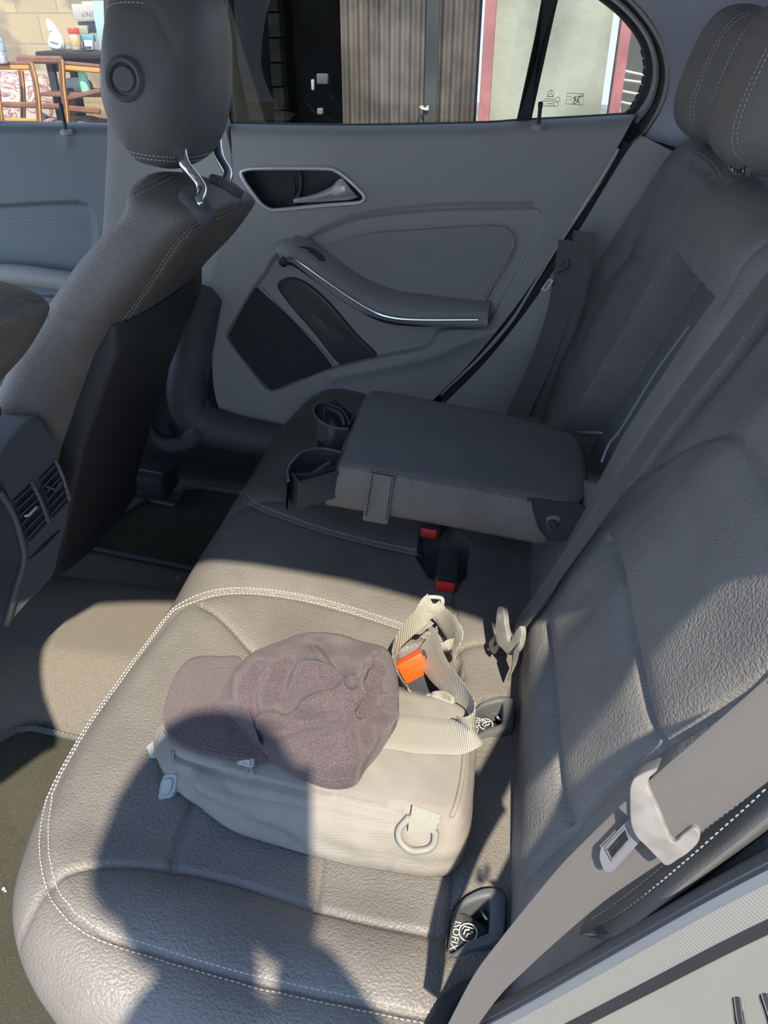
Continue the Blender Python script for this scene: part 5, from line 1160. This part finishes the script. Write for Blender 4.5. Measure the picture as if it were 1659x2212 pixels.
# ------------------------------------------------------------------ yard outside the far windows
ZG = -.66; YW = 7.2
def brickmat():
    m = bpy.data.materials.new('rough stone blocks'); m.use_nodes = True; n = m.node_tree; b = n.nodes['Principled BSDF']; L = n.links.new; b.inputs['Roughness'].default_value = .9
    tc = n.nodes.new('ShaderNodeTexCoord'); mp = n.nodes.new('ShaderNodeMapping'); mp.inputs['Rotation'].default_value = (math.pi/2, 0, 0); L(tc.outputs['Object'], mp.inputs[0])
    mp.inputs['Rotation'].default_value = (math.pi/2, .12, 0)
    bk = n.nodes.new('ShaderNodeTexBrick'); L(mp.outputs[0], bk.inputs['Vector']); bk.inputs['Scale'].default_value = 1.0; bk.inputs['Brick Width'].default_value = .42; bk.inputs['Row Height'].default_value = .25; bk.inputs['Mortar Size'].default_value = .006
    bk.inputs['Color1'].default_value = (.40, .32, .20, 1); bk.inputs['Color2'].default_value = (.34, .275, .18, 1); bk.inputs['Mortar'].default_value = (.25, .22, .17, 1)
    nz = n.nodes.new('ShaderNodeTexNoise'); nz.inputs['Scale'].default_value = 1.6; nz.inputs['Detail'].default_value = 7; L(tc.outputs['Object'], nz.inputs[0]); r = n.nodes.new('ShaderNodeValToRGB'); L(nz.outputs[0], r.inputs[0]); r.color_ramp.elements[0].position = .50; r.color_ramp.elements[1].position = .56
    mx = n.nodes.new('ShaderNodeMixRGB'); L(r.outputs[0], mx.inputs[0]); L(bk.outputs[0], mx.inputs[1]); mx.inputs[2].default_value = (.23, .19, .14, 1); L(mx.outputs[0], b.inputs[0])
    bp = n.nodes.new('ShaderNodeBump'); bp.inputs['Strength'].default_value = .6; bp.inputs['Distance'].default_value = .02; L(nz.outputs[0], bp.inputs['Height']); L(bp.outputs[0], b.inputs['Normal']); return m
m_ground = mat('dusty concrete ground', (.26, .235, .20), .9, bump='noise', bs=30, bst=.3, var=.15, vs=2)
struct(M().grid(np.array([[(x, y, ZG) for y in np.linspace(-12, 16, 20)] for x in np.linspace(-14, 14, 20)])).build('ground', m_ground), 'dusty pale ground outside the car', 'ground')
def wall(px0, px1, y, z0, z1, m, name, lab, th=.2):
    a, b = at(px0, 100, y=y)[0], at(px1, 100, y=y)[0]
    return struct(M().box(((a+b)/2, y+th/2, (z0+z1)/2), (b-a, th, z1-z0)).build(name, m), lab, 'wall')
wall(-900, 462, YW+.9, ZG, 3.2, brickmat(), 'wall_yard', 'sunlit rough stone block wall with patchy plaster')
m_conc = mat('weathered concrete', (.33, .34, .27), .85, bump='noise', bs=14, bst=.4, var=.22, vs=1.7, dist=.01)
def post(px0, px1, label, m, y=YW-.06, th=.12, tilt=0):
    a, b = at(px0, 260, y=y)[0], at(px1, 260, y=y)[0]
    return tag(M().box(((a+b)/2, y, 1.1), (b-a, th, 3.5), None, .004).build('steel_post', m), label, 'post', 'dusty red gate posts')
wall(1046, 1316, YW, ZG, 2.9, m_conc, 'wall_concrete', 'pale stained concrete wall panel between two red posts')
m_redp = mat('dusty red paint', (.45, .17, .17), .6, var=.15, vs=6)
post(1034, 1056, 'red painted post left of the concrete panel', m_redp); post(1312, 1334, 'red painted post right of the concrete panel', m_redp)
# corrugated shutter
m_rust = mat('brown corrugated steel', (.125, .105, .088), .6, var=.28, vs=3.5)
a, b = at(735, 100, y=YW)[0], at(1036, 100, y=YW)[0]; xs = np.linspace(a, b, 240); G = []
for x in xs:
    y = YW+.05+.022*math.sin(x*2*math.pi/.085); G.append([(x, y, z) for z in (ZG, .5, 1.6, 2.9)])
tag(M().grid(np.array(G)).build('corrugated_gate', m_rust), 'brown corrugated metal gate beside the dark doorway', 'gate')
# dark room behind the open doorway
a0, b0 = at(462, 100, y=YW)[0]+.05, a; mm = mat('dark room walls', (.05, .05, .047), .9, var=.3, vs=1.5)  # room walls get a very dark, blotchy base colour
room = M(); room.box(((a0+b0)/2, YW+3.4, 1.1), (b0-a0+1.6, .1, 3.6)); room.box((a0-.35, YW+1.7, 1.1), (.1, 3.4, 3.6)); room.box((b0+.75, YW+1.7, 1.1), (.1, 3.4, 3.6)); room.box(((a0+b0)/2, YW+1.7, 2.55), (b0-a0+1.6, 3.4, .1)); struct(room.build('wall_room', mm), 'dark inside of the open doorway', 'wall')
tag(M().box(((a0+b0)/2, YW, 2.75), (b0-a0, .14, .5), None, .01).build('door_lintel', m_rust), 'brown lintel above the dark doorway', 'lintel')
br = thing('brick_pier', 'narrow pier of rough bricks inside the dark doorway', 'brick pier', tuple(at(602, 300, y=YW+2.4)[:2])+(ZG,))
mk = M(); bx_ = at(603, 200, y=YW+2.4)[0]
for k in range(9): mk.box((bx_+random.uniform(-.012, .012), YW+2.45, ZG+.12+k*.235), (.13, .20, .22), None, .012)
mk.build('bricks', mat('grey brick', (.10, .095, .085), .9, var=.25, vs=9), br)
tag(M().lathe(at(520, -4, y=YW+2.2), [(.0001, .10), (.06, .12), (.14, .07), (.17, 0), (.14, -.06), (.06, -.10), (.0001, -.11)], 20, (0, -1, .3)).build('hanging_bundle', mat('grey bundle', (.08, .08, .08), .9, var=.4, vs=14)), 'grey bundle hanging at the top of the dark doorway', 'bundle')
for i, (px, py, w, h, lab) in enumerate([(676, 183, .022, .085, 'small white tag on the dark doorway wall'), (697, 170, .10, .08, 'grey box shape inside the dark doorway'), (692, 240, .05, .05, 'pale lump low in the dark doorway')]):
    tag(M().box(at(px, py, y=YW+.4), (w, .05, h), None, .008).build(['wall_tag', 'meter_box', 'plaster_lump'][i], mat('pale scrap %s' % 'abc'[i], (.4, .4, .38) if i == 0 else (.09, .09, .09) if i == 1 else (.15, .15, .15), .7)), lab, ['tag', 'box', 'lump'][i])
q = [at(px, py, y=YW-.02) for px, py in ((906, 230), (915, 228), (916, 235), (925, 227), (925, 238), (912, 236))]; tag(M().pillow(q, (0, -1, 0), .01, .003, .0, n=40).build('white_patch', m_white), 'small white scrap stuck on the brown corrugated gate', 'scrap')
# right of the red post: dark shed with scaffold frame
wall(1334, 1700, YW+2.2, ZG, 2.9, mat('shed grey', (.12, .12, .115), .9), 'wall_shed', 'grey shed wall behind the metal frames')
m_galv = mat('galvanised pipe', (.55, .55, .53), .4, metal=.6)
t = thing('metal_frame', 'pale metal pipe frames stacked beyond the right red post', 'metal frame', tuple(at(1360, 200, y=YW+.6)[:2])+(ZG,))
for k, (x0, y0, x1, y1, y2) in enumerate([(1338, 152, 1388, 162, 262), (1336, 172, 1384, 178, 262), (1334, 196, 1380, 204, 262), (1334, 220, 1376, 228, 262)]):
    yy = YW+.35+.1*k; A = [at(x0, y2, y=yy), at(x0, y0+6, y=yy), at(x0+4, y0, y=yy), at(x1, y1, y=yy), at(x1+3, y1+8, y=yy), at(x1+3, y2, y=yy)]; M().tube(A, .012, 8).build('pipe_rail', m_galv, t)
# ------------------------------------------------------------------ things seen through the front window
YF = 6.5
m_br = mat('brown painted frame', (.17, .08, .055), .55, var=.15, vs=12); m_or = mat('orange primer edge', (.55, .24, .06), .6)
def chair_frame(name, pts, rails, label, y):
    t = thing(name, label, 'metal furniture frame', tuple(at(pts[0][0][0][0], 260, y=y)[:2])+(ZG,), 'brown and orange metal frames')
    for seg, w in pts:
        P = [at(px, py, y=y) for px, py in seg]; M().tube(cr(P, 30) if len(P) > 2 else P, w, 4, up=(0, 1, 0)).build('upright', m_br, t)
        M().tube([p+np.array([w*.8, -w*.8, 0]) for p in (cr(P, 30) if len(P) > 2 else P)], w*.28, 5).build('chipped_edge', m_or, t)
    for seg, w, mm in rails: M().tube([at(px, py, y=y+.02) for px, py in seg], w, 6).build('rail', mm, t)
chair_frame('furniture_frame', [([(-4, 262), (-2, 330)], .02)], [], 'leg of a brown frame cut by the left edge', YF) if False else None
chair_frame('furniture_frame', [([(92, 400), (84, 240), (77, 180), (70, 150), (66, 137)], .027), ([(10, 400), (3, 262), (-6, 175)], .02)], [([(-40, 145), (72, 145)], .020, m_or), ([(-40, 137), (68, 137)], .014, m_br), ([(8, 226), (80, 227)], .022, m_br), ([(-20, 258), (84, 259)], .012, m_or)], 'nearer brown and orange metal frame with a top rail at the left', YF)
chair_frame('furniture_frame', [([(147, 400), (144, 262), (136, 190), (134, 150), (132, 131)], .030), ([(46, 400), (50, 225), (45, 152)], .026)], [([(40, 128), (134, 130)], .030, m_br), ([(140, 146), (215, 152)], .022, m_or), ([(142, 136), (215, 143)], .014, m_br), ([(92, 229), (140, 230)], .022, m_br), ([(148, 234), (215, 240)], .024, m_br), ([(148, 212), (215, 196)], .020, m_br)], 'farther brown metal frame with rounded corner beside the black table', YF+.35)
# patterned cloth heap
def clothmat():
    m = bpy.data.materials.new('white and maroon patterned cloth'); m.use_nodes = True; n = m.node_tree; b = n.nodes['Principled BSDF']; L = n.links.new; b.inputs['Roughness'].default_value = .9
    tc = n.nodes.new('ShaderNodeTexCoord'); w = n.nodes.new('ShaderNodeTexNoise'); w.inputs['Scale'].default_value = 5.5; w.inputs['Detail'].default_value = 3; w.inputs['Distortion'].default_value = 2.5; L(tc.outputs['Object'], w.inputs[0])
    r = n.nodes.new('ShaderNodeValToRGB'); L(w.outputs[0], r.inputs[0]); e = r.color_ramp.elements; e[0].position = .50; e[0].color = (.36, .32, .29, 1); e[1].position = .55; e[1].color = (.18, .055, .045, 1); r.color_ramp.elements.new(.62).color = (.36, .31, .29, 1); L(r.outputs[0], b.inputs[0]); return m
m_cl = clothmat(); c = at(45, 215, y=YF+1.0)
R = rounded_block((c[0], YF+1.05, c[2]-.30), (.52, .42, .56), np.eye(3), 2.6, 90, 60); Pq = R.reshape(-1, 3); Pq = Pq+np.c_[np.zeros(len(Pq)), noise(Pq, 9)*.05, noise(Pq[:, [1, 0, 2]], 8)*.05]; 
tag(M().rings(Pq.reshape(R.shape)).build('covered_seat', m_cl), 'armchair heap covered in white cloth with maroon pattern behind the frames', 'covered seat')
R = rounded_block(tuple(at(170, 268, y=YF+.7)), (.34, .2, .05), np.eye(3), 2.5, 60, 30); Pq = R.reshape(-1, 3); Pq[:, 2] += noise(Pq, 14)*.03; tag(M().rings(Pq.reshape(R.shape)).build('folded_cloth', m_cl), 'low pile of patterned cloth along the window sill line', 'cloth')
# black table with things on it
YT = YF+.55; tt = thing('black_table', 'black table with a thick top standing before the stone wall', 'table', tuple(at(150, 110, y=YT)[:2])+(ZG,))
a, b = at(78, 110, y=YT), at(262, 108, y=YT); zt_ = a[2]; tm = mat('black table paint', (.025, .022, .022), .5)
M().box(((a[0]+b[0])/2, YT+.25, zt_-.03), (b[0]-a[0], .55, .055), None, .01).build('table_top', tm, tt); M().box(((a[0]+b[0])/2+.03, YT+.12, zt_-.11), (b[0]-a[0]-.06, .05, .10), None, .005).build('apron', mat('table apron', (.07, .07, .08), .5), tt)
for dx_ in (.06, b[0]-a[0]-.06):
    for dy_ in (.08, .45): M().box((a[0]+dx_, YT+dy_, (zt_+ZG)/2-.04), (.06, .05, zt_-ZG-.06), None, .004).build('leg', tm, tt)
zs_ = at(186, 200, y=YT-.1)[2]; M().box(((a[0]+b[0])/2+.03, YT+.1, zs_-.015), (b[0]-a[0]-.02, .50, .03), None, .004).build('lower_shelf', m_br, tt)
# dark bag beneath
R = rounded_block(tuple(at(165, 190, y=YT+.12)), (.15, .10, .075), np.eye(3), 2.4, 50, 30); Pq = R.reshape(-1, 3); Pq = Pq+noise(Pq, 16)[:, None]*.02; tag(M().rings(Pq.reshape(R.shape)).build('dark_cloth_bag', mat('slate cloth', (.05, .07, .08), .8)), 'slate coloured soft bag behind the farther frame', 'bag')
# bottle at the left edge
bm_ = glass('clear plastic', (.90, .94, .97)); c = at(2, 137, y=YF-.05)
t = thing('water_bottle', 'clear plastic water bottle with blue white label cut by the left edge', 'bottle', tuple(c))
M().lathe(c, [(.0001, 0), (.05, 0), (.056, .01), (.054, .05), (.056, .09), (.056, .16), (.053, .17), (.052, .22), (.045, .26), (.025, .30), (.017, .32), (.017, .335)], 28).build('bottle_body', mat('frosted clear plastic', (.40, .42, .43), .2, var=.3, vs=40), t)
M().lathe(c, [(.057, .085), (.058, .09), (.058, .13), (.057, .135)], 28).build('bottle_label', mat('pale blue label', (.34, .44, .58), .5), t); M().lathe(c, [(.020, .33), (.021, .335), (.021, .352), (.0001, .355)], 20).build('bottle_cap', m_white, t)
# refill jug: squat body with a tall slanted neck
def squash(mb, c, ky): v = np.array(mb.v); v[:, 1] = c[1]+(v[:, 1]-c[1])*ky; mb.v = v.tolist(); return mb
c = at(126, 108, y=YT+.1); t = thing('detergent_jug', 'white detergent jug with a sloped neck on the black table', 'jug', tuple(c))
squash(M().lathe(c, [(.0001, 0), (.055, .002), (.070, .02), (.072, .06), (.064, .095), (.045, .125), (.035, .15)], 28), c, .6).build('jug_body', mat('white plastic', (.46, .48, .54), .35), t)
squash(M().rings(np.array([[np.array([c[0]-.02+x+math.cos(a)*r, c[1]+math.sin(a)*r, c[2]+z]) for a in np.linspace(0, 6.283, 20, endpoint=False)] for z, r, x in ((.14, .045, .01), (.17, .042, .0), (.20, .030, -.012), (.225, .010, -.022))])), c, .6).build('jug_neck', m_white, t)
M().pillow([c+np.array(p) for p in ((-.045, -.045, .025), (.05, -.045, .015), (.052, -.045, .075), (-.04, -.045, .085))], (0, -1, 0), .004, .002, .0).build('jug_label', mat('label white', (.55, .55, .5), .6), t); M().tube([c+np.array([-.03, -.052, .065]), c+np.array([.04, -.052, .05])], .003, 6).build('label_line', mat('violet ink', (.22, .2, .4), .6), t)
# jar with red lid
c = at(166, 107, y=YT+.1); t = thing('lidded_jar', 'clear jar with yellow label and bright red lid on the black table', 'jar', tuple(c))
M().lathe(c, [(.0001, 0), (.038, 0), (.044, .02), (.044, .10), (.040, .118)], 28).build('jar_body', mat('jar plastic', (.42, .40, .36), .3), t); M().lathe(c, [(.046, .118), (.047, .122), (.047, .150), (.044, .156), (.0001, .157)], 28).build('red_lid', mat('red lid', (.90, .06, .03), .4), t)
M().lathe(c, [(.0445, .025), (.0455, .027), (.0455, .088), (.0445, .09)], 28).build('jar_label', mat('yellow label', (.50, .33, .10), .5, col2=(.48, .40, .32), var=.1, vs=40), t)
# boxes and small packs by the headrest
def bxs(px, py, w, h, d, m, name, lab, cat, y=YT+.3, rot=.2):
    c = at(px, py, y=y); R_ = np.array(Matrix.Rotation(rot, 3, 'Z')); return tag(M().box((c[0], c[1], c[2]), (w, d, h), R_, .004).build(name, m), lab, cat)
m_wb = mat('white carton', (.36, .35, .32), .7); m_gb = mat('grey carton', (.30, .31, .31), .7)
bxs(198, 78, .16, .22, .14, m_gb, 'carton', 'tall grey white carton standing under the flat one beside the headrest', 'carton', YT+.42)
bxs(192, 26, .23, .115, .16, m_wb, 'carton', 'pale carton with faint grey lettering, on top of the stack', 'carton', YT+.36)
bxs(203, 12, .16, .06, .14, mat('brown white carton', (.5, .45, .38), .7), 'carton', 'small beige carton behind the lettered one', 'carton', YT+.55)
c = at(174, 30, y=YT+.255); text_mesh('6969', .062, c, (1, .2, 0), (0, 0, 1), mat('faint carton ink', (.42, .40, .38), .8), bpy.data.objects['carton.001'] if False else None, 'carton_print')
pr = bpy.data.objects['carton_print']; cb = bpy.data.objects['carton.001']; pr.parent = cb; pr.matrix_parent_inverse = cb.matrix_world.inverted()
bxs(225, 56, .12, .36, .1, mat('blue white carton', (.28, .40, .45), .6), 'carton', 'blue and white carton half hidden by the headrest', 'carton', YT+.30)
bxs(180, 64, .09, .06, .06, mat('beige green pack', (.30, .29, .19), .7), 'small_pack', 'small beige and green pack leaning on the grey carton', 'pack', YT+.25)
bxs(190, 82, .11, .05, .06, mat('teal striped pack', (.12, .28, .33), .5), 'small_pack', 'teal striped pack beside the red lidded jar', 'pack', YT+.2)
bxs(193, 97, .07, .07, .05, mat('white pack', (.42, .42, .42), .5), 'small_pack', 'white pack beneath the teal striped pack', 'pack', YT+.12)
bxs(186, 103, .08, .016, .05, mat('dark gadget', (.05, .05, .06), .4), 'small_gadget', 'flat dark thing lying at the foot of the white pack', 'gadget', YT+.05)
c = at(186, 200, y=YT-.1); t = thing('green_bottle', 'translucent green bottle beside the headrest under the table', 'bottle', tuple(c))
M().lathe(c, [(.0001, 0), (.035, 0), (.038, .02), (.038, .16), (.03, .18)], 20).build('bottle_body', mat('pale green plastic', (.25, .55, .36), .3), t); M().lathe(c, [(.034, .175), (.036, .18), (.036, .2), (.0001, .205)], 20).build('bottle_cap', mat('green cap', (.06, .60, .12), .4), t)
# ------------------------------------------------------------------ the photographer standing at the open door
def skin(name, verts, edges, radii, m, parent, sub=2):
    me = bpy.data.meshes.new(name); base = _origin[parent.name]; me.from_pydata([tuple(np.array(v)-base) for v in verts], edges, []); o = bpy.data.objects.new(name, me); COL.objects.link(o); o.parent = parent; _origin[o.name] = base
    o.modifiers.new('skin', 'SKIN'); 
    for i, r in enumerate(radii): d = me.skin_vertices[0].data[i]; d.radius = (r, r) if np.isscalar(r) else r; d.use_root = (i == 0)
    s = o.modifiers.new('sub', 'SUBSURF'); s.levels = s.render_levels = sub
    me.materials.append(m); o.modifiers['skin'].use_smooth_shade = True; return o
PX, PY = .08, -.40
per = thing('person', 'person in dark shirt and trousers at the open near door, one hand holding a phone', 'person', (PX, PY, ZG))
m_sk = mat('skin', (.50, .32, .22), .55); m_sh = mat('dark shirt', (.08, .09, .13), .85); m_tr = mat('dark trousers', (.05, .06, .09), .85); m_hair = mat('black hair', (.02, .018, .016), .6)
WR = CAM-_up*.140-_fw*.090
V_ = [(PX, PY, .22), (PX, PY+.01, .38), (PX, PY+.04, .55), (PX-.03, PY+.09, .67), (-.02, -.25, .77), (-.045, -.21, .85),
      (-.05, -.26, .735), (-.075, -.28, .46), (-.07, -.17, .24), (-.06, -.12, .15), (.17, -.36, .69), (.17, -.26, .47), (.10, -.15, .58), tuple(WR),
      (PX-.095, PY, .02), (PX-.12, PY+.02, -.22), (PX-.13, PY-.03, -.58), (PX+.095, PY, .02), (PX+.12, PY+.02, -.22), (PX+.13, PY-.03, -.58), (PX-.14, PY+.10, -.625), (PX+.14, PY+.10, -.625)]
E_ = [(0, 1), (1, 2), (2, 3), (3, 4), (4, 5), (3, 6), (6, 7), (7, 8), (8, 9), (3, 10), (10, 11), (11, 12), (12, 13), (0, 14), (14, 15), (15, 16), (0, 17), (17, 18), (18, 19), (16, 20), (19, 21)]
R_ = [(.12, .09), (.12, .09), (.135, .095), (.115, .08), (.052, .052), (.056, .056), .062, .046, .038, .026, .062, .046, .044, .034, .080, .060, .042, .080, .060, .042, .035, .035]
skin('body', V_, E_, R_, m_sk, per)
# clothes: a shirt and trousers grown on the same joints, slightly larger
sh = [0, 1, 2, 3, 6, 7, 10, 11]; vi = {k: i for i, k in enumerate(sh)}
skin('shirt', [(PX, PY, .17)]+[V_[k] for k in sh[1:]]+[tuple(np.array(V_[7])*.55+np.array(V_[8])*.45), tuple(np.array(V_[11])*.55+np.array(V_[12])*.45)], [(vi[a], vi[b]) for a, b in E_ if a in vi and b in vi]+[(vi[7], 8), (vi[11], 9)], [(.165, .125), (.155, .120), (.170, .124), (.140, .105), .088, .060, .088, .060, .050, .050], m_sh, per)
hip = rounded_block((PX, PY, .12), (.155, .115, .15), np.eye(3), 2.4, 48, 30); tm_ = M().rings(hip)
for sx_ in (-1, 1): tm_.tube(cr([(PX+sx_*.075, PY, .12), (PX+sx_*.095, PY, .0), (PX+sx_*.12, PY+.02, -.22), (PX+sx_*.13, PY-.02, -.42), (PX+sx_*.13, PY-.03, -.60)], 40), [.085, .094, .076, .062, .060], 28)
tm_.build('trousers', m_tr, per)
for sx_ in (-1, 1):
    fx = PX+sx_*.14; M().rings(rounded_block((fx, PY+.05, -.61), (.05, .14, .045), np.eye(3), 3, 40, 20)).build('shoe', m_gloss, per)
# head
hc = np.array([-.06, -.18, .925]); R = rounded_block(hc, (.078, .098, .122), np.eye(3), 2.2, 72, 60); Pq = R.reshape(-1, 3); rel = Pq-hc
fz = rel[:, 2]; k = 1-.28*sstep(-.02, -.12, fz); rel[:, 0] *= k; front = rel[:, 1] > 0
rel[:, 1] += np.where(front, .022*np.exp(-(rel[:, 0]/.012)**2-((fz+.018)/.026)**2), 0)            # nose
rel[:, 1] -= np.where(front, .012*np.exp(-((abs(rel[:, 0])-.033)/.016)**2-((fz-.010)/.013)**2), 0)  # eye sockets
rel[:, 1] += np.where(front, .006*np.exp(-(rel[:, 0]/.024)**2-((fz+.062)/.010)**2), 0)            # lips
rel[:, 1] += np.where(front, .010*np.exp(-(rel[:, 0]/.03)**2-((fz+.108)/.016)**2), 0)             # chin
Rt = np.array(Matrix.Rotation(-.45, 3, 'X')); Rz = np.array(Matrix.Rotation(-.1, 3, 'Z')); HM = lambda r: hc+np.atleast_2d(r)@(Rz@Rt).T
hd = M().rings(HM(rel).reshape(R.shape)).build('head', m_sk, per)
for sx_ in (-1, 1):
    e = HM([sx_*.033, .082, .010])[0]; o = M().rings(rounded_block(e, (.012, .012, .012), np.eye(3), 2, 16, 12)).build('eye', m_white, per); o.parent = hd
    er = HM([sx_*.080, -.005, -.005])[0]; o = M().rings(rounded_block(er, (.010, .020, .032), (Rz@Rt).T, 2.2, 20, 14)).build('ear', m_sk, per); o.parent = hd
o = M().tube(HM([[-.022, .097, -.062], [0, .104, -.060], [.022, .097, -.062]]), .0035, 8).build('mouth', mat('lips', (.42, .2, .17), .5), per); o.parent = hd
R = rounded_block(np.zeros(3), (.100, .115, .130), np.eye(3), 2.2, 72, 50).reshape(-1, 3); cut = sstep(-.02, .07, R[:, 1])*.10-.05; R[:, 2] = np.maximum(R[:, 2], np.where(R[:, 1] > 0, .062-.02*(1-R[:, 1]/.11), -.045)); R += noise(R, 60)[:, None]*.003
o = M().rings(HM(R).reshape(51, 72, 3)).build('hair', m_hair, per); o.parent = hd
# phone held just behind the lens position, both hands round it
ph = thing('phone', 'black phone held upright in both hands of the person', 'phone', (0, -.03, .8)); f_ = _fw
Rp = np.stack([_rt, _up, -_fw], 1); pc = CAM-_fw*.012-_up*.058-_rt*.026
M().box(pc, (.075, .150, .0085), Rp, .004).build('phone_body', m_gloss, ph); M().box(pc-_fw*.0052, (.070, .142, .0008), Rp, .0003).build('screen', mat('phone screen', (.02, .02, .025), .1), ph)
def finger_set(w, palm, across, fwd, curl, thumb):
    vs = [w, (np.array(w)+palm)/2, palm]; es = [(0, 1), (1, 2)]; rs = [.026, (.032, .018), (.030, .015)]
    for k in range(4):
        b = palm+across*(-.030+.020*k); ln = (.030, .035, .037, .032)[k]
        p1 = b+fwd*ln*.8; p2 = p1+fwd*ln*.5+curl*ln*.6; p3 = p2+curl*ln*.7; i = len(vs); vs += [p1, p2, p3]; es += [(2, i), (i, i+1), (i+1, i+2)]; rs += [.009, .0085, .0075]
    t1 = palm*.6+np.array(w)*.4+thumb*.030; t2 = t1+thumb*.018+fwd*.022; t3 = t2+thumb*.004+fwd*.022; i = len(vs); vs += [t1, t2, t3]; es += [(1, i), (i, i+1), (i+1, i+2)]; rs += [.013, .011, .009]
    skin('hand', vs, es, rs, m_sk, per, 2)
# right hand round the lower edge of the phone: fingers behind it curl over its far side, thumb on the near side
finger_set(WR, pc-_up*.062-_fw*.026, _up*.9, -_rt, _fw, _rt*.9+_up*.4)
finger_set(np.array(V_[9]), np.array(V_[9])+np.array([.004, .02, -.06]), np.array([0., 1, 0]), np.array([0, .1, -1.]), np.array([.6, 0, -.5]), np.array([0, .8, -.4]))
